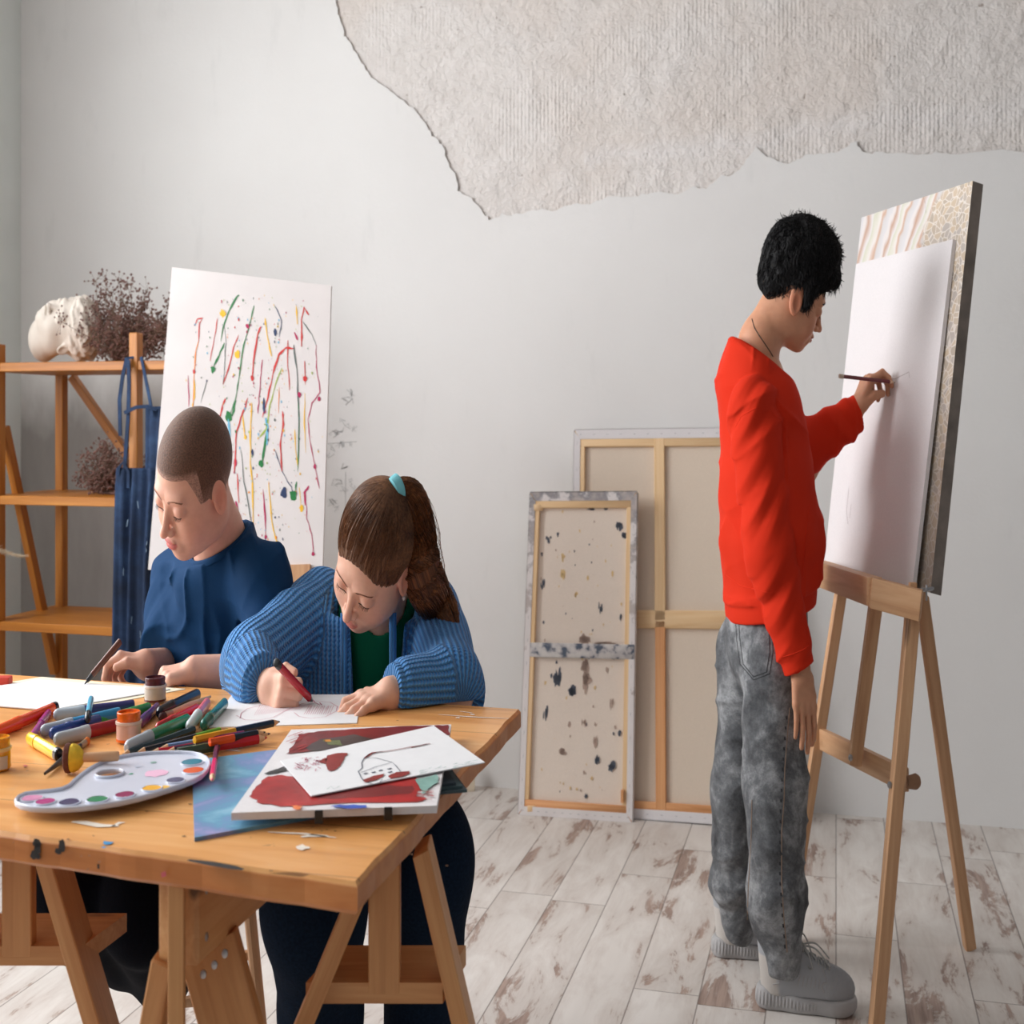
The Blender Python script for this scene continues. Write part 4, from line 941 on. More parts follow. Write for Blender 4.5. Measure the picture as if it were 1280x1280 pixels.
# dark stack under the right
for i, (dx, dy, c, lb) in enumerate(((0, 0, (52, 70, 76), 'dark slate painted board lowest in the stack under the canvases'), (-6, -5, (66, 88, 92), 'dark green grey board on top of the slate board at the table edge'), (-14, -9, (40, 56, 66), 'dark board just under the white canvas with the red painting'))):
    sheet('painted_board', [(470+dx, 950+dy), (560+dx, 955+dy), (584+dx, 987+dy), (480+dx, 996+dy)], ZT+.0002+i*.0032, .003, lb, 'painting', [plain('dark_board', srgb(*c), .5, .15)])
# canvas board with the red painting
ZC = ZT+.0105
def redp(m, z):
    def b(C, mi, jag=.12):
        P = [Z(300+x/3.368, 820+y/3.368, z+mi*.00012) for x, y in C]; c = sum(P)/len(P); Q_ = []
        for p, q in zip(P, P[1:]+P[:1]):
            for k in range(4): Q_.append(p+(q-p)*k/4+A3(random.gauss(0, .0018), random.gauss(0, .0018), 0))
        tr = mathutils.geometry.tessellate_polygon([[mathutils.Vector((p[0], p[1], 0)) for p in Q_]]); m.add(Q_, [list(x) for x in tr], mi)
    b([(245, 330), (330, 318), (480, 306), (640, 298), (800, 292), (870, 290), (880, 330), (860, 345), (780, 360), (600, 370), (440, 385), (300, 400), (220, 410), (195, 412), (230, 370)], 2)
    b([(275, 385), (340, 350), (480, 330), (560, 350), (430, 392), (300, 398)], 3); b([(350, 352), (420, 356), (430, 376), (370, 372)], 5); b([(355, 352), (385, 352), (378, 362), (360, 360)], 6)
    b([(40, 590), (60, 560), (110, 510), (160, 500), (230, 510), (330, 560), (520, 545), (640, 520), (740, 510), (760, 560), (740, 585), (790, 600), (740, 615), (500, 615), (330, 625), (200, 632), (90, 622)], 1)
    b([(100, 495), (150, 478), (185, 462), (190, 470), (200, 480), (160, 492), (120, 498)], 4); b([(200, 470), (260, 480), (300, 540), (240, 530)], 3)
    b([(300, 570), (420, 560), (600, 545), (720, 548), (740, 575), (600, 590), (420, 600), (320, 600)], 2)
    b([(215, 630), (240, 626), (265, 634), (255, 645), (230, 645)], 7); b([(380, 630), (440, 625), (520, 628), (540, 638), (500, 642), (420, 638)], 8)
    b([(735, 520), (830, 500), (835, 530), (800, 560), (770, 580), (760, 550)], 9); 
    for i in range(14): x = 190+random.random()*70; y = 330+random.random()*75; m.ribbon([Z(300+x/3.368, 820+y/3.368, z+.0014), Z(300+(x+40)/3.368, 820+(y-14)/3.368, z+.0014)], .002, A3(0, 0, 1), 1)
    for i in range(30): x = 700+random.random()*90; y = 560+random.random()*50; m.ribbon([Z(300+x/3.368, 820+y/3.368, z+.0014), Z(300+(x+30)/3.368, 820+(y+2)/3.368, z+.0014)], .0016, A3(0, 0, 1), 1)
rp = [plain('p_%d' % i, srgb(*c), .4, .32, 22, .3) for i, c in enumerate(((168, 34, 32), (120, 32, 32), (74, 62, 60), (42, 44, 44), (110, 120, 74), (216, 140, 50), (236, 120, 60), (50, 90, 190), (130, 170, 160)))]
t = sheet('painted_canvas', [(364, 912), (564, 905.5), (546, 1007), (289, 1016)], ZC, .0075, 'white canvas board painted with deep red and dark smears', 'painting', [M['canvas_white']]+rp, redp)
m = MB()
for x in (398, 485): p = Z(x, 1019 if x < 420 else 1015, ZC+.006); m.bar(p+A3(0, .004, -.009), p+A3(0, .004, .004), .003, .012, bev=.0004)
m.build('clip_mark', M['black'], t)
# top sheet with house
ZS = ZC+.0095
def house(m, z):
    def st(P, w, mi, dz=0): m.ribbon([Z(300+x/3.368, 820+y/3.368, z+dz) for x, y in P], w, A3(0, 0, 1), mi)
    def bl(C, mi):
        P = [Z(300+x/3.368, 820+y/3.368, z+.0002) for x, y in C]; Q_ = []
        for p, q in zip(P, P[1:]+P[:1]):
            for k in range(4): Q_.append(p+(q-p)*k/4+A3(random.gauss(0, .001), random.gauss(0, .001), 0))
        tr = mathutils.geometry.tessellate_polygon([[mathutils.Vector((p[0], p[1], 0)) for p in Q_]]); m.add(Q_, [list(x) for x in tr], mi)
    st([(525, 425), (512, 450), (515, 470), (498, 485), (510, 510), (520, 525), (560, 540)], .0016, 2); st([(510, 490), (575, 465), (640, 447), (655, 460), (678, 488)], .0014, 2); st([(525, 430), (570, 428), (640, 447)], .0014, 2); st([(600, 520), (590, 528), (592, 534)], .0012, 2); st([(560, 540), (640, 515)], .0012, 2)
    for x, y in ((530, 494), (562, 489), (592, 481), (630, 474), (632, 488)): st([(x-8, y+2), (x+8, y-2)], .0045, 2)
    bl([(520, 520), (560, 505), (612, 494), (600, 510), (570, 522), (530, 532)], 1); bl([(620, 506), (660, 488), (715, 484), (715, 494), (680, 508), (640, 516)], 1)
    bl([(362, 470), (358, 440), (370, 418), (410, 408), (455, 408), (440, 425), (425, 455), (405, 480), (375, 484)], 1); bl([(330, 440), (362, 428), (362, 455), (340, 450)], 1)
    st([(525, 430), (545, 412), (580, 404), (620, 400), (680, 390), (720, 382), (760, 376), (800, 368)], .0028, 1, .0003); st([(530, 425), (560, 406), (600, 402)], .005, 1, .0003); st([(720, 384), (770, 374), (790, 369)], .0045, 1, .0003)
    for i in range(34):
        x = random.uniform(225, 330); y = random.uniform(428, 478); st([(x, y), (x+random.uniform(8, 24), y+random.uniform(-8, 8)), (x+random.uniform(0, 20), y+random.uniform(-6, 10))], .0012, 3, .0003)
    for i in range(26):
        x = random.uniform(740, 990); y = 492-(x-740)*.18+random.uniform(-8, 6); st([(x, y), (x+random.uniform(10, 26), y-random.uniform(2, 8))], .0009, 4, .0003)
    st([(365, 560), (385, 548), (395, 560), (420, 548)], .001, 4)
sheet('drawing_paper', [(350.5, 950.6), (542, 907), (606, 952.7), (389, 994.6)], ZS, .0012, 'white sheet with a small house drawing and dark red paint lying on the red canvas', 'paper', [M['white'], plain('dark_red_paint', srgb(140, 44, 40), .5, .2), plain('blue_pen_line', srgb(50, 60, 84), .6), plain('red_pencil_scribble', srgb(176, 70, 100), .7), plain('green_pencil_scribble', srgb(120, 160, 150), .7)], house)
# ================= people =================
def rotm(yaw, pitch, roll):
    a, b, c = [math.radians(x) for x in (yaw, pitch, roll)]
    cy, sy, cp, sp, cr, sr = math.cos(a), math.sin(a), math.cos(b), math.sin(b), math.cos(c), math.sin(c)
    return np.array([[cy, -sy, 0], [sy, cy, 0], [0, 0, 1]])@np.array([[cp, 0, sp], [0, 1, 0], [-sp, 0, cp]])@np.array([[1, 0, 0], [0, cr, -sr], [0, sr, cr]])
def head_local(q, lid=True, fat=1.0, lipf=1.0):
    """distance to the head in its own axes: x forward, y left, z up, eye line at z = 0"""
    y = np.abs(q[..., 1]); s = np.stack([q[..., 0], y, q[..., 2]], -1)
    d = ell(s, (-.010, 0, .030), (.090, .074, .080))
    d = smin(d, ell(s, (.026, 0, -.030), (.057, .058*fat, .080)), .03)
    d = smin(d, ell(s, (.030, 0, -.068), (.050, .046*fat, .040)), .025)
    d = smin(d, ell(s, (.062, 0, -.092), (.019, .020, .016)), .022)
    d = smin(d, ell(s, (.048, .034, -.040), (.032, .026*fat, .030)), .02)
    d = smin(d, ell(s, (-.005, .050, -.060), (.03, .016, .03)), .03)
    d = smin(d, ell(s, (.072, .020, .016), (.014, .026, .010)), .014)
    d = smax(d, -ell(s, (.098, .031, -.002), (.016, .019, .013)), .012)
    d = smin(d, ell(s, (.0715, .031, -.004), (.0150, .0165, .0130)), .004)
    d = smax(d, -ell(s, (.0905, .031, -.0150), (.008, .016, .0016)), .002)
    d = smin(d, rc(s, (.080, 0, .002), (.100, 0, -.034), .0065, .0080), .010)
    d = smin(d, ell(s, (.104, 0, -.038), (.0095, .0090, .0080)), .006)
    d = smin(d, ell(s, (.092, .0115, -.041), (.0085, .0065, .0065)), .005)
    d = smax(d, -ell(s, (.100, .0065, -.0475), (.005, .0030, .003)), .002)
    d = smin(d, ell(s, (.080, 0, -.066), (.0120, .025, .016)), .012)
    d = smin(d, ell(s, (.0925, 0, -.0590), (.0055, .0200*lipf, .0048)), .004)
    d = smin(d, ell(s, (.0910, 0, -.0690), (.0060, .0165*lipf, .0056)), .004)
    d = smax(d, -ell(s, (.099, 0, -.0637), (.0085, .022*lipf, .0010)), .002)
    e = ell(s, (-.006, .076, -.008), (.0190, .0075, .0310), rotm(0, 12, -16))
    e = smax(e, -ell(s, (-.002, .086, -.006), (.0115, .0085, .0200), rotm(0, 12, 0)), .004)
    d = smin(d, e, .006)
    return d
class Head:
    def __init__(s, pos, ypr, sc, fat=1.0, lipf=1.0):
        s.c = np.array(pos, float); s.R = rotm(*ypr); s.s = sc; s.fat = fat; s.lipf = lipf
    def loc(s, p): return (p-s.c)@s.R/s.s
    def wor(s, q): return np.asarray(q, float)*s.s@s.R.T+s.c
    def sd(s, p): return head_local(s.loc(p), fat=s.fat, lipf=s.lipf)*s.s
SKIN_F = {}
def skin_paint(H, V, base, lip, stubble=None):
    q = H.loc(V); n = len(V); c = np.tile(np.array(base), (n, 1))
    def blend(w, col):
        nonlocal c
        w = np.clip(w, 0, 1)[:, None]; c = c*(1-w)+np.array(col)*w
    ay = np.abs(q[:, 1])
    inh = (np.linalg.norm(q, axis=1) < .16)
    blend(np.exp(-((q[:, 0]-.06)**2+(ay-.042)**2+(q[:, 2]+.036)**2)/.022**2)*.45*inh, np.array(base)*A3(1.05, .72, .68))
    blend(np.exp(-((q[:, 0]-.108)**2+(ay)**2+(q[:, 2]+.038)**2)/.012**2)*.35, np.array(base)*A3(1.05, .72, .68))
    blend((np.exp(-((ay-.082)**2/.014**2+(q[:, 0]+.004)**2/.024**2+(q[:, 2]+.008)**2/.034**2)))*.55, np.array(base)*A3(1.02, .55, .50))
    w = 1.15-((q[:, 1]/(.0225*H.lipf))**2+((q[:, 2]+.0640)/.0095)**2); blend(np.clip(w*3, 0, 1)*(q[:, 0] > .075)*.85, lip)
    w = 1-((ay-.031)/.020)**2-((q[:, 2]+.004)/.014)**2; blend(np.clip(w*1.5, 0, 1)*(q[:, 0] > .06)*.30, np.array(base)*A3(.75, .58, .58))
    return c
def skinmat(name):
    t = NT(name); c = t.attr('paint').outputs['Color']; n = t.noise(t.coord(), 90, 3)
    c = t.mix(.12, c, t.ramp(n, [(.35, (.55, .40, .36)), (.65, (1, 1, 1))]), 'MULTIPLY')
    t.b.inputs['Subsurface Radius'].default_value = (1.0, .35, .2); t.b.inputs['Subsurface Scale'].default_value = .006
    return t.out(c, .5, t.bump(n, .06, .001), Subsurface_Weight=.2, Specular_IOR_Level=.35)
M['skin'] = skinmat('skin')

def hand(w, d, n, right, L=.165, curls=None, thumb=None, spread=5, fr=.0078):
    """prims of one hand. w wrist, d along the palm, n where the palm faces"""
    d = nrm(d); n = nrm(n-d*np.dot(n, d)); s = np.cross(d, n) if right else np.cross(n, d)
    k = L/.165; P = []
    kn = [.071, .073, .069, .062]; of = [.026, .0085, -.0090, -.0255]; ln = [(.036, .022, .017), (.040, .025, .018), (.036, .023, .017), (.028, .018, .015)]
    curls = curls or [(20, 25, 15)]*4
    for i in range(4):
        b = w+d*kn[i]*k+s*of[i]*k
        P.append((w+d*.012*k+s*of[i]*.62*k, b, .0135*k, .0105*k))
        a = 0; p = b; sa = math.radians(spread*(1.5-i)*.7); dd0 = d*math.cos(sa)+s*math.sin(sa)
        for j, (l, c) in enumerate(zip(ln[i], curls[i])):
            a += math.radians(c); dd = dd0*math.cos(a)+n*math.sin(a); q = p+dd*l*k
            r0 = (fr*[1.08, 1.0, .92][j]*(.88 if i == 3 else 1))*k; r1 = fr*[1.0, .93, .80][j]*k*(.88 if i == 3 else 1)
            P.append((p, q, r0, r1)); p = q
    tb = w+d*.018*k+s*.024*k+n*.006*k
    th = thumb or [(.75, .62, .25), (.95, .15, .25)]
    p = tb; rr = [.0125, .0098, .0078]
    P.append((w+d*.03*k+s*.012*k+n*.004*k, tb, .013*k, .0125*k))
    for j, v in enumerate(th):
        dd = nrm(d*v[0]+s*v[1]+n*v[2]); q = p+dd*(.036, .028, .022)[j]*k; P.append((p, q, rr[j]*k, rr[min(j+1, 2)]*k)); p = q
    return P, (w, d, n, s, k)
def hand_sd(P):
    """palm blended together, each finger its own chain rooted in the palm"""
    def f(p):
        palm = None
        for i in (0, 4, 8, 12, 16):
            x = rc(p, *P[i]); palm = x if palm is None else smin(palm, x, .011)
        out = palm
        for i in (0, 4, 8, 12, 16):
            ch = None
            for q in P[i+1:(i+4 if i < 16 else len(P) if len(P) < 20 else 19)]:
                x = rc(p, *q); ch = x if ch is None else smin(ch, x, .0025)
            if ch is not None: out = np.minimum(out, smin(palm, ch, .006))
        if len(P) > 19: # forearm pieces
            for q in P[19:]: out = smin(out, rc(p, *q), .012)
        return out
    return f
def bbox(P, pad):
    A = np.array([x for a, b, ra, rb in P for x in (a-max(ra, rb), a+max(ra, rb), b-max(ra, rb), b+max(ra, rb))]); return A.min(0)-pad, A.max(0)+pad
def island(f, lo, hi, h):
    V, F = polysdf(f, lo, hi, h); return V, F
def join(parts):
    V = []; F = []; C = []; n = 0
    for v, f, c in parts: V.append(v); F.append(f+n); C.append(c); n += len(v)
    return np.vstack(V), np.vstack(F), np.vstack(C)
def put(name, V, F, mat, par, g=None, col=None):
    return link_mesh(name, W(V), F[:, ::-1].copy() if FLIP else F, mat, par, g=g, col=col)
FLIP = False
def arcs(H, par, brow, lash, dens=26, bw=.0045, up=.016, th=.0009):
    """eyebrow hairs and the lash line of lowered lids"""
    m = MB(); f = lambda p: H.sd(p)
    for sgn in (-1, 1):
        P = []
        for i in range(dens):
            s = i/(dens-1); y = sgn*(.012+.040*s); z = up+.006*math.sin(s*2.2)-.006*s*s
            for k in range(3):
                q = A3(.12-.035*s, y, z+random.uniform(-.5, .5)*bw*(1-.6*s)); P.append((q, sgn))
        X = H.wor(np.array([p for p, _ in P])); X = snap(f, X, .0006, 10)
        Y = H.wor(H.loc(X)+np.array([[-.002, s_*.0075, .0016] for _, s_ in P])); Y = snap(f, Y, .0009, 6)
        for a, b in zip(X, Y): m.tube([a, (a+b)/2, b], [th*.5, th*.7, th*.2], 3)
    m.build('eyebrows', brow, par)
    for sgn in (-1, 1):
        m = MB()
        P = [H.wor(A3(.0900-abs(s)*.006, sgn*(.031+s*.0150), -.0130-.0015*(1-s*s)+.001*s)) for s in np.linspace(-1, 1, 15)]
        P = list(snap(f, np.array(P), .0004, 8)); m.tube(P, [.0003]+[.00085]*13+[.0003], 5)
        for p in P[2:-1]:
            d = H.R@A3(.8, 0, -.6); m.tube([p, p+d*.004, p+d*.0065+H.R@A3(0, 0, .0005)], [.0004, .0003, .0001], 3, cap=False)
        m.build('eyelashes', lash, par)
def strands(f, starts, dirs, steps, ln, r, target=None, off=.0015, wob=.15, m=None, grav=None):
    m = m or MB()
    P = np.array(starts); D = np.array(dirs); tr = [P.copy()]
    L = np.array(ln) if np.ndim(ln) else np.full(len(P), ln)
    for k in range(steps):
        g = grad(f, P)
        if target is not None: D = nrm(target-P)
        D = D+rng.normal(size=P.shape)*wob
        D = nrm(D-g*(np.sum(D*g, -1, keepdims=True))*.9)
        P = P+D*(L/steps)[:, None]
        o = off[k] if np.ndim(off) else off
        P = P-grad(f, P)*(f(P)-o)[:, None]; tr.append(P.copy())
    tr = np.array(tr)
    rr = [r*(1-.75*k/steps) for k in range(steps+1)]
    for i in range(tr.shape[1]): m.tube(tr[:, i], rr, 3, cap=False)
    return m
def hairmat(name, c1, c2, c3, rough=.45):
    t = NT(name); g = t.attr('g').outputs['Vector']; n = t.noise(t.coord(), 30, 4, .6); n2 = t.noise(t.coord(), 260, 2)
    c = t.ramp(t.math('ADD', t.math('MULTIPLY', n, .6), t.math('MULTIPLY', n2, .4)), [(.35, c1), (.52, c2), (.68, c3)])
    return t.out(c, rough, t.bump(n2, .4, .002), Specular_IOR_Level=.22)
def combed(name, c1, c2, c3, fx=26, rough=.42):
    t = NT(name); g = t.attr('g').outputs['Vector']; n = t.noise(t.scale(g, (fx, 5, 1)), 1.0, 4, .65); n2 = t.noise(t.scale(g, (fx*5, 9, 1)), 1.0, 2)
    c = t.ramp(t.math('ADD', t.math('MULTIPLY', n, .6), t.math('MULTIPLY', n2, .4)), [(.36, c1), (.5, c2), (.64, c3)])
    return t.out(c, rough, t.bump(n2, .5, .0015), Specular_IOR_Level=.35)
def cotton(name, c, bump=.25, fold=0):
    t = NT(name); co = t.coord(); n = t.noise(co, 500, 2); n1 = t.noise(co, 7, 3)
    return t.out(t.ramp(n1, [(.3, tuple(x*.93 for x in c)), (.7, c)]), .85, t.bump(n, bump, .001), Specular_IOR_Level=.2)

# ---------- shared garment helper
def un(prims, k=.03):
    def f(p):
        o = None
        for q in prims:
            kk = k
            if q[0] == 'rc': x = rc(p, *q[1:5]); kk = q[5] if len(q) > 5 else k
            elif q[0] == 'ell': x = ell(p, *q[1:4]) if len(q) > 3 else ell(p, q[1], q[2])
            elif q[0] == 'erc': x = erc(p, *q[1:7]); kk = q[7] if len(q) > 7 else k
            o = x if o is None else smin(o, x, kk)
        return o
    return f
def clip(f, p0, n, k=.002):
    """keep only the side the normal points away from"""
    n = nrm(n); return lambda p: smax(f(p), (p-p0)@n, k)
def folds(p, a, b, freq, amp, seed=0, twist=2.0):
    """cloth folds running round the limb a-b"""
    d = nrm(b-a); t = (p-a)@d; r = np.random.default_rng(seed); ph = r.uniform(0, 6, 3)
    side = nrm(np.cross(d, A3(.3, 1, .2))); s2 = np.cross(d, side); x = (p-a)@side; y = (p-a)@s2
    w = np.sin(t*freq+x*freq*.6*twist/2+ph[0]+1.3*np.sin(y*30+ph[1]))
    return amp*w*np.abs(w)**.5*(.6+.4*np.sin(t*freq*.37+ph[2]))

def crease(p, k, f, amp, seed=0, pw=3):
    """long soft-edged cloth creases running across direction k"""
    k = nrm(np.array(k, float)); n = nz(p, 7, seed+100)
    w = (1-np.abs(np.sin(p@k*f+n*1.6+seed)))**pw
    m = np.clip(.5+.9*nz(p, 9, seed+200), 0, 1)
    return -amp*w*m

def cat(P, n=6):
    P = [np.array(x, float) for x in P]; o = []
    for i in range(len(P)-1):
        p0 = P[max(i-1, 0)]; p1 = P[i]; p2 = P[i+1]; p3 = P[min(i+2, len(P)-1)]
        for k in range(n):
            t_ = k/n; o.append(.5*((2*p1)+(-p0+p2)*t_+(2*p0-5*p1+4*p2-p3)*t_*t_+(-p0+3*p1-3*p2+p3)*t_**3))
    o.append(P[-1]); return np.array(o)
# ---------------- the boy standing at the easel ----------------
MAT_LASH = plain('lash', (.02, .013, .01), .6)
ROOT = thing('person', Z(965, 1245, 0), 'child with short black hair in red sweatshirt and grey jeans drawing at the easel', 'person', 'children making art')
SB = Q(962, 640, 2.47)
H = Head(A3(.853, 3.70, 1.414), (6, 25.8, 20), 1.02, fat=.97)
sk = A3(*srgb(206, 150, 118)); lipc = srgb(176, 96, 84)
nb_ = Q(946, 455, 2.47)
neck = lambda p: un([('rc', H.wor((-.022, 0, -.045)), Q(948, 432, 2.47), .052, .056), ('rc', Q(948, 430, 2.47), Q(944, 470, 2.47), .056, .080)], .02)(p)
fh = lambda p: smin(H.sd(p), neck(p), .022)
lo = np.array([.853-.19, 3.70-.15, 1.17]); hi = np.array([.853+.17, 3.70+.15, 1.56])
fh_clip = fh
V1, F1 = island(fh_clip, lo, hi, .0017)
C1 = skin_paint(H, V1, sk, lipc)
# hand hanging by the side
w = Q(1001, 838, 2.335); d = nrm(Q(1008, 905, 2.318)-w)
Ph, fr1 = hand(w, d, A3(-.25, 1, 0), True, .168, [(14, 22, 14), (10, 18, 12), (8, 16, 12), (8, 14, 12)], [(.85, .38, .35), (.95, .05, .3)], 2.0, .0079)
Ph = Ph+[(seg(Q(962, 690, 2.36), w, .5), w+d*.01, .032, .024)]
fa = hand_sd(Ph); V2, F2 = island(fa, *bbox(Ph, .004), .0016); C2 = skin_paint(H, V2, sk*.97, lipc)
# hand drawing
tipb = onplane(1119, 478, *BOARD)
w2 = Q(1073, 515, 2.585)+BOARD[1]*.010
d2 = nrm(A3(.50, -.02, .86))
Ph2, _ = hand(w2, d2, A3(.78, .10, -.45), False, .178, [(35, 55, 25), (48, 62, 35), (60, 72, 42), (66, 78, 46)], [(.85, .15, .42), (.55, -.15, .75)], 3, .0078)
Ph2 = Ph2+[(seg(Q(1003, 596, 2.585), w2, .5), w2+d2*.012, .032, .025)]
fb = hand_sd(Ph2); V3, F3 = island(fb, *bbox(Ph2, .004), .0016); print('gap hand-board', ((V3-BOARD[0])@BOARD[1]).min()); C3 = skin_paint(H, V3, sk*.97, lipc)
# the rest of the body, under the clothes
hipc = Q(960, 775, 2.47); Rt = np.eye(3)
core = un([('erc', Q(950, 500, 2.47), Q(960, 760, 2.47), .085, .095, Rt, (1, 1.35, 1)), ('rc', Q(944, 470, 2.47), Q(952, 540, 2.47), .075, .08), ('rc', Q(945, 505, 2.375), Q(968, 680, 2.365), .042, .036), ('rc', Q(968, 680, 2.365), w, .036, .028), ('rc', Q(972, 520, 2.56), Q(1002, 590, 2.58), .042, .036), ('rc', Q(1002, 590, 2.58), w2, .034, .026),
  ('rc', Q(945, 800, 2.52), Q(925, 985, 2.55), .062, .045), ('rc', Q(925, 985, 2.55), Q(920, 1100, 2.585), .045, .032), ('rc', Q(968, 800, 2.42), Q(966, 985, 2.39), .062, .045), ('rc', Q(966, 985, 2.39), Q(975, 1145, 2.365), .045, .032)], .03)
V4, F4 = island(core, (.5, 3.3, .02), (1.35, 4.15, 1.32), .007); C4 = np.tile(sk, (len(V4), 1))
V, F, C = join([(V1, F1, C1), (V2, F2, C2), (V3, F3, C3), (V4, F4, C4)])
put('body', V, F, M['skin'], ROOT, col=C)
arcs(H, ROOT, plain('black_brow', (.015, .011, .01), .7), MAT_LASH, bw=.006, th=.0012)

# sweatshirt
bk = lambda y: None
torso = []
rows = [(448, 936, 934, .070), (478, 938, 936, .100), (520, 951, 951, .118), (600, 958, 958, .136), (690, 964, 964, .146), (738, 964, 964, .140)]
sc = (1, 1.42, 1)
for a, b in zip(rows[:-1], rows[1:]):
    torso.append(('erc', Q(a[1], a[0], 2.47), Q(b[1], b[0], 2.47), a[3], b[3], Rt, sc, .02))
sh = Q(941, 516, 2.375); el = Q(962, 690, 2.345); wr = Q(999, 836, 2.335)
sh2 = Q(972, 530, 2.555); el2 = Q(998, 566, 2.585); wr2 = Q(1073, 516, 2.587)
arm1 = un([('rc', sh, el, .074, .066), ('rc', el, seg(el, wr, .8), .066, .052)], .03)
arm1 = (lambda g: lambda p: g(p)+folds(p, el, wr, 95, .005, 3)+folds(p, sh, el, 60, .003, 4)+crease(p, (-.5, 0, 1), 44, .007, 5)+nz(p, 20, 77)*.0015)(arm1)
dn1 = nrm(wr-el)
cuff1 = clip(un([('rc', seg(el, wr, .78), wr+dn1*.05, .047, .040)], .01), wr, dn1)
cuff1 = (lambda g: lambda p: g(p)+.0005*np.sin(((p-el)@nrm(np.cross(dn1, A3(0, 1, 0))))*1500))(cuff1)
arm2 = un([('rc', sh2, el2, .068, .064), ('rc', el2, seg(el2, wr2, .8), .062, .047)], .03)
arm2 = (lambda g: lambda p: g(p)+folds(p, el2, wr2, 95, .0035, 5)+crease(p, (1, 0, .2), 60, .006, 6))(arm2)
dn2 = nrm(wr2-el2); cuff2 = clip(un([('rc', seg(el2, wr2, .72), wr2+dn2*.05, .043, .040)], .01), wr2, A3(1, 0, .38))
tors = un(torso, .02)
def torf(p):
    t = tors(p); z = p[:, 2]
    return t+crease(p, (.7, 0, 1), 30, .009, 7)+crease(p, (1, .1, -.25), 34, .006, 8)+nz(p, 11, 5)*.005+nz(p, 24, 6)*.002+.0055*np.sin(z*34+p[:, 0]*26+nz(p, 6, 8)*2)*np.clip((1.22-z)*4, 0, 1)
hemz = Q(962, 748, 2.47)[2]
hem = un([('erc', Q(962, 736, 2.47), Q(962, 756, 2.47), .136, .132, Rt, sc)], .01)
hemn = nrm(A3(.16, 0, -1)); 
def swe(p):
    b = clip(torf, Q(962, 742, 2.47), hemn, .006)(p)
    h = clip(hem, Q(962, 764, 2.47), hemn, .004)(p)
    h = smax(h, (Q(962, 730, 2.47)-p)@hemn, .004)
    o = smin(b, h, .003); o = smax(o, (p-Q(950, 449, 2.47))@nrm(A3(.50, 0, 1.0)), .004)
    o = smin(o, arm1(p), .006); o = np.minimum(o, cuff1(p)); 
    o2 = smin(arm2(p), tors(p)+.02, .02); o = smin(o, arm2(p), .014); o = np.minimum(o, cuff2(p))
    # hollow where the neck comes out
    o = smax(o, -(neck(p)-.0035), .003)
    # seam of the sleeve
    s_ = np.abs((p-Q(948, 512, 2.36))@nrm(A3(.25, .1, 1.)))
    return o
lo = np.array([.52, 3.30, .52]); hi = np.array([1.42, 4.12, 1.40])
Vs, Fs = island(swe, lo, hi, .0036)
M['red'] = cotton('red_jersey', srgb(212, 46, 18), .3)
put('sweatshirt', Vs, Fs, M['red'], ROOT)
def tubeon(f, px, r, off, name, mat, par, t0=1.2, t1=3.0, dense=6):
    P = []
    for a, b in zip(px[:-1], px[1:]):
        for k in range(dense): P.append((a[0]+(b[0]-a[0])*k/dense, a[1]+(b[1]-a[1])*k/dense))
    P.append(px[-1]); X = trace(f, P, off, t0, t1); m = MB(); m.tube(X, r, 5); return m.build(name, mat, par)
swf = lambda p: swe(p.reshape(-1, 3))
tubeon(swf, [(919, 534), (927, 520), (945, 510), (962, 514), (975, 524), (984, 540), (989, 560)], .0014, -.0003, 'sleeve_seam', M['red'], ROOT)
tubeon(swf, [(1012, 632), (1008, 660), (1005, 695), (1003, 722)], .0022, 0.0, 'pocket_edge', M['red'], ROOT)
tubeon(swf, [(904, 716), (925, 732), (955, 740), (968, 742)], .0014, -.0002, 'hem_seam', M['red'], ROOT)
tubeon(swf, [(977, 822), (990, 818), (1003, 813), (1012, 806)], .0014, -.0002, 'cuff_seam', M['red'], ROOT)
# neck ribbing
m = MB(); cpt = []
for a in np.linspace(0, 2*PI, 40):
    c0 = Q(950, 449, 2.47); ax_ = nrm(A3(.50, 0, 1.0)); e1 = nrm(np.cross(ax_, A3(0, 1, 0))); e2 = np.cross(ax_, e1)
    dd = e1*math.cos(a)+e2*math.sin(a); s = .10
    lo_, hi_ = 0.0, .12
    for _ in range(16):
        mm = (lo_+hi_)/2
        if neck((c0+dd*mm)[None])[0] < .003: lo_ = mm
        else: hi_ = mm
    cpt.append(c0+dd*(lo_+.004)-ax_*.002)
m.tube(cpt, .0062, 8, cap=False, flat=1.3); m.build('neck_ribbing', M['red'], ROOT)
# necklace cord
m = MB(); P = trace(lambda p: neck(p.reshape(-1, 3)), [(940, 399), (943, 410), (949, 420), (956, 430), (962, 439), (966, 446)], .001, 1.2, 3); m.tube(P, .0013, 5); m.build('neck_cord', plain('dark_cord', (.03, .02, .015), .7), ROOT)

# jeans
hp = un([('erc', Q(958, 740, 2.47), Q(958, 800, 2.47), .118, .122, Rt, (1, 1.20, 1), .03)], .03)
n_hip, n_k, n_a = Q(966, 815, 2.41), Q(967, 985, 2.385), Q(972, 1180, 2.362)
f_hip, f_k, f_a = Q(936, 815, 2.53), Q(925, 985, 2.55), Q(918, 1140, 2.585)
n_m, n_e = Q(973, 1130, 2.362), Q(981, 1204, 2.362); f_m, f_e = Q(917, 1095, 2.58), Q(925, 1160, 2.585)
nleg = un([('rc', n_hip, n_k, .088, .086), ('rc', n_k, n_m, .088, .075), ('rc', n_m, n_e, .075, .050)], .03)
fleg = un([('rc', f_hip, f_k, .094, .085), ('rc', f_k, f_m, .085, .070), ('rc', f_m, f_e, .070, .048)], .03)
na_d = nrm(n_a-n_k); fa_d = nrm(f_a-f_k)
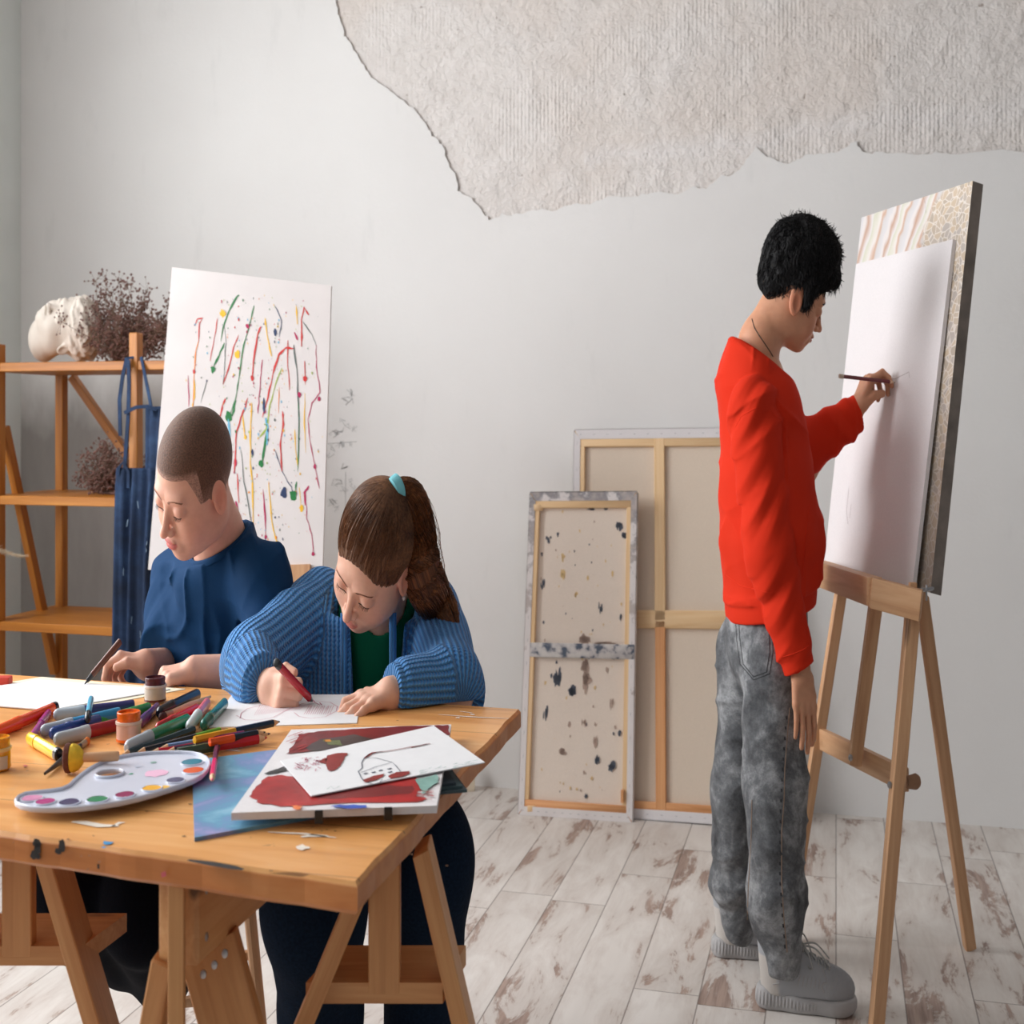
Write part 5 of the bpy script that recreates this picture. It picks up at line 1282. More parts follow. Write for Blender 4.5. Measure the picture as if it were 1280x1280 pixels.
def legn(p): 
    z = p[:, 2]; w_ = np.clip((.36-z)*4, 0, 1)
    d = nleg(p)+crease(p, (.35, .1, 1), 38, .007, 3)+folds(p, n_k, n_a, 60, .007, 7)*(.35+w_)+nz(p, 10, 11)*.007+nz(p, 25, 13)*.002
    return smax(d, (p-(n_e+na_d*.030))@nrm(na_d+A3(-.12, 0, 0)), .008)
def legf(p):
    z = p[:, 2]; w_ = np.clip((.36-z)*4, 0, 1)
    d = fleg(p)+crease(p, (-.35, .1, 1), 38, .007, 4)+folds(p, f_k, f_a, 60, .007, 9)*(.35+w_)+nz(p, 10, 12)*.007
    return smax(d, (p-(f_e+fa_d*.030))@nrm(fa_d+A3(-.12, 0, 0)), .008)
def jeans(p): return smin(smin(hp(p), legn(p), .03), legf(p), .012)
Vj, Fj = island(jeans, (.52, 3.25, .03), (1.15, 4.2, 1.02), .0042)
t = NT('acid_washed_grey_denim'); co = t.coord(); n = t.noise(t.scale(co, (9, 9, 6)), 1.3, 6, .68, .4); n2 = t.noise(co, 300, 2); n3 = t.noise(co, 45, 4, .7)
c = t.ramp(t.math('ADD', t.math('MULTIPLY', n, .75), t.math('MULTIPLY', n3, .25)), [(.36, srgb(58, 59, 62)), (.5, srgb(104, 106, 109)), (.64, srgb(170, 172, 174))]); c = t.mix(.4, c, t.ramp(n2, [(.3, .5), (.6, 1.0)]), 'MULTIPLY')
M['jeans'] = t.out(c, .9, t.bump(n2, .3, .001))
put('jeans', Vj, Fj, M['jeans'], ROOT)
jf = lambda p: jeans(p.reshape(-1, 3))
M['thread_dark'] = plain('dark_stitching', (.035, .035, .038), .9); M['thread_tan'] = plain('tan_stitching', srgb(150, 128, 112), .9)
tubeon(jf, [(987, 885), (984, 920), (981, 960), (980, 1000), (977, 1040), (977, 1100), (980, 1150), (984, 1190)], .0016, .0002, 'side_seam', M['thread_tan'], ROOT)
tubeon(jf, [(940, 1000), (939, 1050), (936, 1100), (934, 1150)], .0016, .0002, 'side_seam', M['thread_tan'], ROOT, t1=3.2)
m = MB()
for y in range(895, 1185, 13):
    x = np.interp(y, [885, 960, 1040, 1100, 1190], [985, 979, 976, 976, 983]); X = trace(jf, [(x-1.5, y), (x-1.0, y+4)], .0003, 1.2, 3); m.tube(X, .0022, 5)
m.build('seam_wear', M['thread_dark'], ROOT)
for dpx in (0, 4):
    tubeon(jf, [(919+dpx, 768), (921+dpx, 800), (925+dpx, 830), (942, 850-dpx), (962-dpx, 842-dpx*.5), (966-dpx, 815), (965-dpx, 780)], .0011, .0002, 'pocket_stitching', M['thread_dark'], ROOT, dense=8)
tubeon(jf, [(915, 758), (930, 764), (950, 768), (962, 770)], .0022, .0002, 'waistband_seam', M['thread_dark'], ROOT)

# shoes
def shoe(toe, heel, zr=0, name='shoe'):
    """toe/heel points on the floor (camera frame)"""
    x = toe-heel; L = np.linalg.norm(x); x = x/L; y = A3(-x[1], x[0], 0); c = heel+x*L*.5; R = np.array([x, y, A3(0, 0, 1)]); k = L/.30
    ZS_ = A3(1, 1, 1.07)
    lc = lambda p: (p-c)@R.T/k/ZS_
    wo = lambda q: (np.asarray(q, float)*k*ZS_)@R+c
    def outline(q, grow=0):
        q2 = q*A3(1, 1, 0); return smin(smin(rc(q2, (.085, .004, 0), (.10, .002, 0), .046+grow, .042+grow), rc(q2, (-.105, 0, 0), (.0, 0, 0), .038+grow, .036+grow), .03), rc(q2, (-.02, 0, 0), (.09, .004, 0), .036+grow, .045+grow), .03)
    def sole(p):
        q = lc(p); z = q[:, 2]; top = .034+.012*np.clip((-q[:, 0]-.0)/.12, 0, 1)-.004+.004*np.clip((q[:, 0]-.07)/.06, 0, 1)
        g = .007*np.sin(np.clip(z/.04, 0, 1)*PI)
        ridg = .0016*np.sin(q[:, 0]*620-z*60)*(q[:, 0] < .03)*(z > .012)*(z < top-.008)
        return smax(smax(outline(q, -.004)-g+ridg, z-top, .006), -z+.001+.010*np.clip((q[:, 0]-.09)/.06, 0, 1)**2, .004)*k
    def upper(p):
        q = lc(p)
        d = rc(q, (-.088, 0, .045), (-.090, 0, .15), .041, .053); d = smin(d, rc(q, (-.05, 0, .065), (-.060, 0, .135), .042, .050), .03); d = smin(d, ell(q, (-.03, 0, .06), (.08, .038, .05)), .02)
        d = smax(d, (q-A3(-.06, 0, .146))@nrm(A3(.60, 0, 1)), .006)
        d = smax(d, -rc(q, (-.080, 0, .165), (-.080, 0, .26), .038, .060), .003)
        d = smin(d, ell(q, (.085, .002, .045), (.058, .044, .034)), .02); d = smin(d, ell(q, (.02, 0, .052), (.085, .041, .040)), .025)
        d = smax(d, -(q[:, 2]-.03), .003)
        rib = .0007*np.sin((q[:, 0]-q[:, 2]*.6)*700)*(q[:, 0] > .055)
        return (d+rib)*k
    Vu, Fu = island(upper, c-.22, c+A3(.22, .22, .22), .0026); q = lc(Vu)
    col = np.tile(np.array(srgb(168, 170, 174)), (len(Vu), 1)); hw = np.clip((-(q[:, 0]+.078)-np.clip(q[:, 2]-.07, -.05, .1)*.25)*90, 0, 1)*(q[:, 2] < .102); col = col*(1-hw[:, None])+np.array(srgb(196, 190, 184))*hw[:, None]
    tz = np.clip((q[:, 0]-.062)*60, 0, 1)[:, None]; col = col*(1-tz*.12)
    o = put(name, Vu, Fu, M['shoe'], ROOT, col=col)
    Vo, Fo = island(sole, c-.22, c+A3(.22, .22, .22), .0024); put('sole', Vo, Fo, M['shoesole'], o)
    fu = lambda p: upper(p.reshape(-1, 3)); S_ = lambda pts, off: snap(fu, wo(np.array(pts)), off, 10)
    def tb(P, r, nm, mat, off=.001):
        Pf = [np.array(P[0], float)]
        for a, b in zip(P[:-1], P[1:]): 
            for s in range(1, 5): Pf.append(np.array(a)+(np.array(b)-np.array(a))*s/4)
        m.tube(S_(Pf, off), r, 6)
    m = MB()
    for i in range(5):
        xx = -.012+i*.017; zz = .14-i*.012
        tb([(xx, -.024, zz-.01), (xx+.006, 0, zz+.02), (xx+.012, .024, zz-.01)], .0022, '', None, .0015); tb([(xx+.012, -.024, zz-.01), (xx+.006, 0, zz+.02), (xx, .024, zz-.01)], .0022, '', None, .0022)
    for sg in (-1, 1):
        P = [wo(A3(-.012, sg*.004, .118)), wo(A3(-.020, sg*.022, .135)), wo(A3(0, sg*.040, .125)), wo(A3(.02, sg*.044, .09)), wo(A3(.008, sg*.03, .088)), wo(A3(-.008, sg*.006, .112))]; m.tube(cat(P), .0020, 6)
        P = [wo(A3(-.010, sg*.004, .118)), wo(A3(.03, sg*.02, .118)), wo(A3(.07, sg*.028, .09))]; m.tube(cat(P), .0020, 6)
    m.build('laces', M['shoelace'], o)
    m = MB(); tb([(-.045, -.06, .083), (-.020, -.06, .093)], .0024, '', None, .0006); m.build('yellow_accent', plain('lime_accent', srgb(200, 210, 60), .5), o)
    m = MB()
    for i in range(6): tb([(-.012+i*.011, -.06, .078), (-.022+i*.012, -.06, .052)], .0013, '', None, .0002)
    m.build('side_ribs', M['shoesole'], o); m = MB()
    tb([(.052, -.06, .045), (.046, -.06, .06), (.060, -.05, .074), (.052, -.03, .09)], .0018, '', None, .0002); m.build('side_piping', M['shoesole'], o); m = MB(); tb([(-.098, -.06, .05), (-.075, -.06, .055), (-.080, -.06, .085), (-.095, -.05, .105)], .0014, '', None, .0002)
    m.build('heel_piping', M['shoesole'], o)
    m = MB(); m.tube([wo(A3(-.134, 0, .152)), wo(A3(-.150, 0, .160)), wo(A3(-.152, 0, .145)), wo(A3(-.134, 0, .130))], .004, 8); m.build('heel_loop', M['shoesole'], o)
    return o
M['shoe'] = attr_col('grey_knit_upper', .8, .35, 700); M['shoesole'] = plain('light_grey_rubber', srgb(172, 170, 170), .6, .06); M['shoelace'] = plain('grey_lace', srgb(176, 176, 174), .8)
shoe(Z(1072, 1268, 0), Z(942, 1255, 0)); shoe(Z(1002, 1196, 0), Z(887, 1193, 0))

# hair
def hloc(p):
    q = H.loc(p); s = q
    d = ell(s, (-.020, 0, .050), (.100, .084, .084)); d = smin(d, ell(s, (.012, 0, .108), (.074, .066, .042)), .03)
    d = smin(d, ell(s, (.070, 0, .072), (.038, .052, .026)), .02); d = smin(d, ell(s, (-.070, 0, -.000), (.040, .056, .060)), .03)
    y = np.abs(s[:, 1])
    sb = ell(np.stack([s[:, 0], y, s[:, 2]], -1), (.022, .066, .016), (.018, .016, .036)); d = smin(d, sb, .012)
    face = ell(s, (.095, 0, -.01), (.075, .075, .062)); d = smax(d, -face, .01)
    ear = ell(np.stack([s[:, 0], y, s[:, 2]], -1), (-.002, .084, -.012), (.024, .026, .036)); d = smax(d, -ear, .006)
    d = smax(d, -(s[:, 2]+.048+.2*np.clip(s[:, 0]+.07, -.1, .1)), .006)
    low = ell(s, (.03, 0, -.075), (.09, .12, .055)); d = smax(d, -low, .008)
    return d*H.s
def hair1(p): return hloc(p)+.003*nz(p, 60, 21)+.0015*nz(p, 150, 22)
Vh, Fh = island(hair1, H.c-.17, H.c+.19, .0024)
M['hair_black'] = hairmat('black_hair', (.003, .0028, .003), (.005, .0045, .005), (.010, .009, .010), .6)
ho = put('hair', Vh, Fh, M['hair_black'], ROOT)
i = rng.choice(len(Vh), 2600, replace=False); P = Vh[i]; G = grad(hloc, P); q = H.loc(P)
tp_ = np.clip((q[:, 2]-.07)/.05, 0, 1)[:, None]; D = G*(.15+.65*tp_)+rng.normal(size=P.shape)*(.15+.3*tp_)+(H.R@A3(.3, 0, -.55))[None]
keep = (q[:, 2] > -.03); m = MB()
for a, d_ in zip(P[keep], nrm(D[keep])):
    L_ = random.uniform(.008, .020); b = a+d_*L_*.5; c_ = b+nrm(d_+A3(*rng.normal(size=3))*.5)*L_*.5; m.tube([a-d_*.004, a, b, c_], [.0012, .0012, .0009, .0002], 3, cap=False)
i = rng.choice(len(Vh), 2600, replace=False)
dn_ = (H.R@A3(.15, 0, -1.0)); strands(hloc, Vh[i]+0, nrm(np.tile(dn_, (len(i), 1))+rng.normal(size=(len(i), 3))*.3), 4, rng.uniform(.015, .03, len(i)), .0011, off=.0025, wob=.2, m=m)
m.build('hair_strands', M['hair_black'], ho)
# pencil in the drawing hand
a = tipb; b = Q(1049, 470, 2.50); d = nrm(b-a); L = np.linalg.norm(b-a)
t = thing('pencil', tipb, 'thin dark red pencil held against the white board by the standing child', 'pencil')
m = MB(); m.lathe(a, d, [(.024, .0045), (L-.015, .0045)], 6); m.build('barrel', plain('dark_red_lacquer', srgb(110, 30, 34), .3), t, smooth=False)
m = MB(); m.lathe(a, d, [(.004, .001), (.024, .0043)], 8); m.build('sharpened_wood', pc((222, 190, 160), .6), t)
m = MB(); m.lathe(a, d, [(0.001, .0003), (.0045, .0011)], 8); m.build('lead', pc((50, 46, 50), .5), t)
m = MB(); m.lathe(a, d, [(L-.015, .0047), (L-.001, .0047), (L, .003)], 10); m.build('end_cap', pc((190, 170, 150), .5), t)
# ---------------- the boy at the table ----------------
ROOT = thing('person', A3(B_HIP[0], B_HIP[1], 0), 'child with buzz cut in navy t-shirt sitting at the table with a brown pen', 'person', 'children making art')
H = Head(A3(-.738, 2.851, 1.058), (-130.6, 28, -17), 1.0, fat=1.10, lipf=.9)
sk = A3(*srgb(226, 176, 154)); lipc = srgb(196, 98, 96)
chest = Q(275, 790, 2.04)
Lf = nrm(A3(.60, -.62, 0)); Fw = nrm(A3(-.62, -.60, 0))
nbase = Q(283, 690, 2.03)
neckf = un([('rc', H.wor((-.022, 0, -.04)), Q(272, 668, 1.99), .054, .058), ('rc', Q(272, 668, 1.99), Q(280, 700, 2.02), .058, .075)], .02)
fh = lambda p: smin(H.sd(p), neckf(p), .02)
V1, F1 = island(fh, H.c-A3(.16, .17, .19), H.c+A3(.22, .28, .15), .0017); C1 = skin_paint(H, V1, sk, lipc)
# right hand with pen
w = Q(187, 832, 1.93); d = nrm(A3(-.92, -.10, .16))
Pa, _ = hand(w, d, A3(-.15, -.32, -.95), True, .150, [(36, 52, 34), (52, 62, 36), (60, 66, 40), (64, 70, 40)], [(.86, .40, .10), (.86, -.02, .42)], 6, .0082)
elR = Q(214, 836, 2.06)
Pa = Pa+[(elR, w+d*.01, .036, .025)]
fa = hand_sd(Pa); V2, F2 = island(fa, *bbox(Pa, .004), .0016); C2 = skin_paint(H, V2, sk*.96, lipc)
# left hand resting
w2 = Q(243, 840, 1.865); d2 = nrm(A3(-.86, -.35, -.05)); elL = Q(345, 846, 1.90)
Pb, _ = hand(w2, d2, A3(-.25, .05, -1), False, .150, [(48, 60, 30), (46, 58, 30), (44, 58, 30), (42, 56, 30)], [(.8, .35, .5), (.9, -.1, .5)], 8, .0082)
Pb = Pb+[(w2, elL, .026, .038)]
fb = hand_sd(Pb); V3, F3 = island(fb, *bbox(Pb, .004), .0016); C3 = skin_paint(H, V3, sk, lipc)
shL = Q(333, 738, 1.95); shR = Q(219, 730, 2.13)
hipL = Q(292, 960, 2.08); hipR = Q(238, 960, 2.16); kneeR = Q(95, 1120, 1.62); kneeL = Q(182, 1130, 1.60)
core = un([('rc', Q(280, 700, 2.02), Q(272, 760, 2.06), .06, .085), ('rc', Q(272, 760, 2.06), Q(265, 930, 2.12), .10, .10), ('rc', shL, elL, .042, .036), ('rc', shR, elR, .04, .034), ('rc', hipL, kneeL, .06, .045), ('rc', hipR, kneeR, .06, .045)], .03)
V4, F4 = island(core, (-1.6, 2.2, .2), (-.2, 3.5, 1.1), .008); C4 = np.tile(sk, (len(V4), 1))
V, F, C = join([(V1, F1, C1), (V2, F2, C2), (V3, F3, C3), (V4, F4, C4)])
put('body', V, F, M['skin'], ROOT, col=C)
arcs(H, ROOT, plain('light_brown_brow', srgb(150, 104, 82), .7), plain('brown_lash', srgb(70, 44, 36), .6), dens=18, bw=.003, th=.0006)
# buzz cut
def buzz(p):
    q = H.loc(p); y = np.abs(q[:, 1]); x = q[:, 0]; z = q[:, 2]
    s = np.stack([x, y, z], -1)
    d = np.minimum(ell(q, (-.010, 0, .030), (.0905, .0745, .0805)), H.sd(p)/H.s)-.0014
    line = np.where(x > .052, .052-.0*x, np.where(x > .022, .010, -.032)) if False else None
    zl = .047*np.clip((x-.040)/.016, 0, 1)+(-.002)*(1-np.clip((x-.040)/.016, 0, 1)); zl = np.where(x < .018, -.002-.040*np.clip((.018-x)/.03, 0, 1), zl)
    d = smax(d, zl-z, .003)
    ear = ell(s, (-.004, .084, -.010), (.021, .020, .032)); d = smax(d, -ear, .003)
    return d*H.s
Vb, Fb = island(buzz, H.c-.14, H.c+.14, .002)
q = H.loc(Vb); hc = np.array(srgb(112, 76, 56)); z = q[:, 2]
fade = np.clip((z-(-.035))/.06, 0, 1); front = np.clip((q[:, 0]-.02)/.03, 0, 1); zz = np.clip((z-.047)/.012, .25, 1)
w_ = np.where(q[:, 0] > .035, zz, .25+.75*fade)[:, None]; cc = sk*.8*(1-w_)+hc*w_
t = NT('clipped_hair'); c = t.attr('paint').outputs['Color']; n = t.noise(t.coord(), 420, 2); n2 = t.noise(t.coord(), 22, 3)
c = t.mix(.7, c, t.ramp(n, [(.35, .35), (.65, 1.0)]), 'MULTIPLY'); c = t.mix(.5, c, t.ramp(n2, [(.35, .7), (.65, 1.0)]), 'MULTIPLY')
M['buzz'] = t.out(c, .75, t.bump(n, .6, .002), Sheen_Weight=.2)
put('hair', Vb, Fb, M['buzz'], ROOT, col=cc)
# t-shirt
Rb = np.array([Fw, Lf, A3(0, 0, 1)])
tt_ = [('erc', Q(280, 706, 2.03), Q(276, 745, 2.05), .062, .098, Rb, (1, 1.5, 1), .02), ('erc', Q(276, 745, 2.05), Q(268, 850, 2.07), .100, .112, Rb, (1, 1.38, 1), .03), ('erc', Q(268, 850, 2.07), Q(262, 960, 2.12), .112, .116, Rb, (1, 1.38, 1), .03)]
tt_ += [('erc', Q(279, 690, 2.025), Q(278, 722, 2.035), .048, .080, Rb, (1.1, 1.55, 1), .03), ('rc', Q(280, 690, 2.02), Q(278, 730, 2.03), .072, .09, .03)]
tt_ += [('rc', Q(270, 677, 1.985), Q(272, 750, 2.03), .064, .105, .03), ('rc', Q(290, 692, 2.0), Q(326, 724, 1.96), .050, .054, .05), ('rc', Q(262, 694, 2.04), Q(226, 722, 2.11), .050, .052, .05)]
tor = un(tt_, .03)
sl1 = nrm(elL-shL); e1 = seg(shL, elL, .80)
sL = clip(un([('rc', shL, seg(shL, elL, 1.1), .058, .068)], .02), e1, sl1); e2 = Q(206, 815, 2.04); sl2 = nrm(e2-shR)
sR = clip(un([('rc', shR, e2+sl2*.06, .056, .064)], .02), e2, sl2)
def tee(p):
    o = tor(p)+crease(p, (.9, .3, .35), 40, .011, 11)+crease(p, (.8, -.3, -.6), 30, .008, 12)+nz(p, 12, 31)*.004+nz(p, 26, 32)*.002+folds(p, Q(300, 700, 2.0), Q(230, 850, 2.0), 50, .007, 33, 1.5)
    o = smin(o, sL(p)+crease(p, (.3, 0, 1), 50, .008, 13), .05); o = smin(o, sR(p)+folds(p, shR, e2, 60, .004, 35), .06)
    o = smax(o, -(neckf(p)-.003), .003); o = smax(o, -(H.sd(p)-.004), .004)
    o = smax(o, (p-Q(276, 676, 2.01))@nrm(A3(-.38, -.25, 1)), .004)
    return o
Vt, Ft = island(tee, (-1.35, 2.45, .62), (-.28, 3.5, 1.12), .0042)
M['navy'] = cotton('navy_jersey', srgb(8, 54, 94), .3); put('t_shirt', Vt, Ft, M['navy'], ROOT)
m = MB(); cpt = []; ax_ = nrm(A3(-.38, -.25, 1)); e1_ = nrm(np.cross(ax_, A3(0, 1, 0))); e2_ = np.cross(ax_, e1_); c0 = Q(276, 676, 2.01)
c0 = c0
for a in np.linspace(0, 2*PI, 44):
    dd = e1_*math.cos(a)+e2_*math.sin(a); lo_, hi_ = 0, .13
    for _ in range(16):
        mm = (lo_+hi_)/2
        if neckf((c0+dd*mm)[None])[0] < .003: lo_ = mm
        else: hi_ = mm
    cpt.append(c0+dd*(lo_+.004)-ax_*.003)
m.tube(cpt, .006, 8, cap=False, flat=1.2); m.build('neck_ribbing', M['navy'], ROOT)
# trousers and shoes
M['black_denim'] = plain('black_trousers', srgb(10, 13, 22), .95, .2, 300, .2, Specular_IOR_Level=.1)
footR = Q(178, 1225, 1.86); footL = Q(205, 1235, 1.80)
def trs(p): return un([('rc', hipL, hipR, .115, .115), ('rc', hipL, kneeL, .100, .082), ('rc', hipR, kneeR, .100, .082), ('rc', kneeR, Q(170, 1195, 1.90), .080, .062), ('rc', kneeL, Q(205, 1215, 1.86), .080, .062)], .03)(p)+nz(p, 10, 41)*.005
def trs2(p): return smax(trs(p), p[:, 2]-.80, .01)
Vt, Ft = island(trs2, (-1.55, 2.1, .05), (-.3, 3.6, .85), .006); put('trousers', Vt, Ft, M['black_denim'], ROOT)
def simple_shoe(c, d, L, mat, nm='shoe'):
    d = nrm(d); y = nrm(np.cross(A3(0, 0, 1), d)); u = np.cross(d, y); R = np.array([d, y, u]); k = L/.24
    f = lambda p: (lambda q: smax(smin(smin(ell(q, (.06, 0, .03), (.07, .042, .034)), ell(q, (-.03, 0, .035), (.08, .036, .04)), .03), rc(q, (-.06, 0, .04), (-.065, 0, .09), .036, .038), .03), -q[:, 2], .004)*k)((p-c)@R.T/k)
    V_, F_ = island(f, c-.2, c+.2, .005); put(nm, V_, F_, mat, ROOT)
M['dshoe'] = plain('dark_shoe', srgb(46, 54, 62), .6)
simple_shoe(A3(*(Q(180, 1235, 1.86)[:2]), .085), A3(-.3, -.8, -.55), .22, M['dshoe']); simple_shoe(A3(*(Q(206, 1240, 1.84)[:2]), .07), A3(0, -.9, -.4), .22, M['dshoe'])
# pen
a = Z(105, 856, ZT+.002); b = Q(150, 802, 1.875); d = nrm(b-a); L = np.linalg.norm(b-a)
t = thing('felt_tip_pen', a, 'brown felt tip pen held by the child in the navy t-shirt', 'pen')
m = MB(); m.lathe(a, d, [(.022, .0055), (L+.0, .0062), (L+.002, .004)], 14); m.build('barrel', pc((100, 58, 46)), t)
m = MB(); m.lathe(a, d, [(0, .0004), (.008, .0022), (.0085, .0035), (.022, .0052)], 12); m.build('tip', M['black'], t)

# ---------------- the girl ----------------
ROOT = thing('person', A3(G_HIP[0], G_HIP[1], 0), 'child with long brown ponytail in a blue knitted cardigan drawing with a red pen', 'person', 'children making art')
H = Head(A3(-.305, 2.70, .952), (-128, 38, -33), .985, fat=1.14, lipf=.85)
sk = A3(*srgb(232, 184, 160)); lipc = srgb(206, 120, 112)
nb = Q(478, 752, 1.93)
neckf = un([('rc', H.wor((-.025, 0, -.04)), nb, .050, .056), ('rc', nb, Q(474, 790, 1.95), .056, .07)], .02)
fh = lambda p: smin(H.sd(p), neckf(p), .02)
V1, F1 = island(fh, H.c-A3(.17, .17, .19), H.c+A3(.17, .36, .17), .0017); C1 = skin_paint(H, V1, sk, lipc)
# right hand, fist round the pen
w = Q(336, 860, 1.735); d = nrm(A3(.58, -.80, -.05))
Pa, _ = hand(w, d, A3(.82, .52, -.22), True, .142, [(62, 88, 45), (66, 90, 50), (70, 92, 52), (74, 94, 52)], [(.80, .50, .20), (.95, -.05, .45)], 2, .0096)
Pa = Pa+[(seg(Q(312, 836, 1.84), w, .7), w+d*.01, .030, .027)]
fa = hand_sd(Pa); V2, F2 = island(fa, *bbox(Pa, .004), .0016); C2 = skin_paint(H, V2, sk, lipc)
w2 = Q(492, 866, 1.705); d2 = nrm(A3(-.84, -.46, -.10))
Pb, _ = hand(w2, d2, A3(-.10, .10, -1), False, .150, [(10, 50, 35), (12, 16, 10), (10, 14, 10), (6, 12, 8)], [(.80, .55, -.05), (.9, .15, .15)], 16, .0088)
Pb = Pb+[(seg(Q(571, 862, 1.775), w2, .65), w2+d2*.01, .030, .025)]
fb = hand_sd(Pb); V3, F3 = island(fb, *bbox(Pb, .004), .0016); C3 = skin_paint(H, V3, sk, lipc)
shR = Q(402, 762, 1.98); shL = Q(540, 768, 1.98); elR = Q(312, 836, 1.84); elL = Q(571, 862, 1.775)
hipR = Q(436, 1000, 1.98); hipL = Q(505, 1000, 1.98); kneeR = Q(392, 1130, 1.50); kneeL = Q(532, 1075, 1.60)
core = un([('rc', nb, Q(472, 820, 1.99), .06, .09), ('rc', Q(472, 820, 1.99), Q(470, 980, 2.0), .10, .11), ('rc', shR, elR, .038, .034), ('rc', elR, w, .03, .025), ('rc', shL, elL, .038, .034), ('rc', elL, w2, .03, .025), ('rc', hipR, kneeR, .06, .045), ('rc', hipL, kneeL, .06, .045)], .03)
V4, F4 = island(core, (-1.0, 2.0, .2), (.1, 3.2, 1.05), .008); C4 = np.tile(sk, (len(V4), 1))
V, F, C = join([(V1, F1, C1), (V2, F2, C2), (V3, F3, C3), (V4, F4, C4)])
put('body', V, F, M['skin'], ROOT, col=C)
arcs(H, ROOT, plain('brown_brow', srgb(138, 92, 72), .7), plain('dark_brown_lash', srgb(60, 36, 30), .6), dens=20, bw=.0028, th=.0006)
# green top
grn = un([('erc', Q(474, 757, 1.94), Q(470, 980, 1.985), .076, .105, np.eye(3), (1.2, 1, 1), .02)], .02)
grnf = lambda p: smax(smax(grn(p)+nz(p, 14, 61)*.003, -(neckf(p)-.003), .003), (p-Q(472, 744, 1.91))@nrm(A3(0, -.55, 1)), .004)
Vg, Fg = island(grnf, (-.75, 2.55, .60), (.05, 3.3, 1.0), .005); M['green'] = cotton('green_jersey', srgb(0, 96, 66), .3); put('green_top', Vg, Fg, M['green'], ROOT)
# cardigan
C0 = Q(472, 790, 1.97)
bodyc = un([('erc', Q(473, 765, 1.94), Q(472, 830, 1.97), .094, .135, np.eye(3), (1.50, 1, 1), .02), ('erc', Q(472, 830, 1.97), Q(472, 985, 1.99), .135, .150, np.eye(3), (1.35, 1, 1), .02)], .03)
wrR = Q(326, 858, 1.75); wrL = Q(497, 866, 1.715)
aR = un([('rc', shR, elR, .070, .062), ('rc', elR, wrR+(wrR-elR)*.0, .060, .050)], .035)
aL = un([('rc', shL, elL, .070, .060), ('rc', elL, seg(elL, wrL, .9), .056, .048)], .035)
dR = nrm(wrR-elR+A3(.08, -.02, -.0)); dL = nrm(wrL-elL)
aRc = clip(aR, wrR+dR*.012, dR, .006); aLc = clip(aL, wrL+dL*.0, dL, .006)
cL = clip(un([('rc', wrL-dL*.035, wrL+dL*.05, .0455, .040)], .01), wrL+dL*.016, dL, .004)
cR = clip(un([('rc', wrR-dR*.035, wrR+dR*.05, .0475, .040)], .01), wrR+dR*.022, dR, .004)
TBL = T(400, 900)[2]
def opening(p):
    """wedge left open down the front"""
    z = p[:, 2]; s = np.clip((Q(0, 760, 1.9)[2]-z)/.25, 0, 1)
    xl = Q(434, 800, 1.85)[0]; xr = Q(486, 800, 1.85)[0]
    cxx = (xl+xr)/2+.012; hw = (xr-xl)/2+.004+.012*(1-s)
    return smax(np.abs(p[:, 0]-cxx)-hw, p[:, 1]-2.93, .01)
def card0(p):
    b = bodyc(p); b = smax(b, -(b+.016), .004); b = smax(b, (p-Q(474, 742, 1.97))@nrm(A3(0, -.25, 1)), .01); b = smax(b, -opening(p), .008)
    o = smin(b, aRc(p)+folds(p, elR, wrR, 80, .004, 71)*.8, .02); o = smin(o, aLc(p)+folds(p, elL, wrL, 60, .003, 72)*.6, .02)
    return o
def card(p):
    o = card0(p)+nz(p, 12, 73)*.004
    o = np.minimum(o, cL(p)); o = np.minimum(o, cR(p))
    o = smax(o, -(neckf(p)-.006), .004); o = smax(o, -(H.sd(p)-.008), .006)
    o = smax(o, np.where((p[:, 1] < 2.66), TBL+.0015-p[:, 2], -1), .002)
    return o
Vc, Fc = island(card, (-1.05, 2.3, .62), (.13, 3.35, 1.08), .0036)
def knitg(P):
    segs = [(shR, elR), (elR, wrR), (shL, elL), (elL, wrL)]; n = len(P); best = np.full(n, 1e9); g = np.zeros((n, 3))
    tb = bodyc(P)-.0; g[:, 0] = P[:, 0]/.011+8*np.sin(0*P[:, 0]); g[:, 1] = P[:, 2]/.0075; best = tb+.012
    off = 0
    for i, (a, b) in enumerate(segs):
        dd = nrm(b-a); L = np.linalg.norm(b-a); t_ = np.clip((P-a)@dd, 0, L); r = np.linalg.norm(P-a-t_[:, None]*dd, axis=1)-(.066 if i % 2 == 0 else .054)
        e1 = nrm(np.cross(dd, A3(0, 1, .1))); e2 = np.cross(dd, e1); ang = np.arctan2((P-a)@e2, (P-a)@e1)
        m_ = r < best; best = np.where(m_, r, best); g[m_, 0] = ang[m_]/(2*PI)*34; g[m_, 1] = (((P-a)@dd)[m_]+(0 if i % 2 == 0 else .3))/.0075
    return g
g = knitg(Vc)
t = NT('blue_rib_knit'); sp = t.n('ShaderNodeSeparateXYZ'); t.set(sp.inputs[0], t.attr('g').outputs['Vector'])
r1 = t.math('SINE', t.math('MULTIPLY', sp.outputs[0], 2*PI)); 
ch = t.math('ABSOLUTE', t.math('SINE', t.math('ADD', t.math('MULTIPLY', sp.outputs[1], PI), t.math('MULTIPLY', t.math('ABSOLUTE', t.math('SINE', t.math('MULTIPLY', sp.outputs[0], PI))), 1.6))))
h = t.math('ADD', t.math('MULTIPLY', r1, .75), t.math('MULTIPLY', ch, .55))
c = t.ramp(t.math('ADD', t.math('MULTIPLY', h, .4), .4), [(0, srgb(30, 94, 160)), (.45, srgb(54, 132, 206)), (1, srgb(98, 172, 236))])
M['knit'] = t.out(c, .9, t.bump(h, .9, .004), Sheen_Weight=.2)
put('cardigan', Vc, Fc, M['knit'], ROOT, g=g)
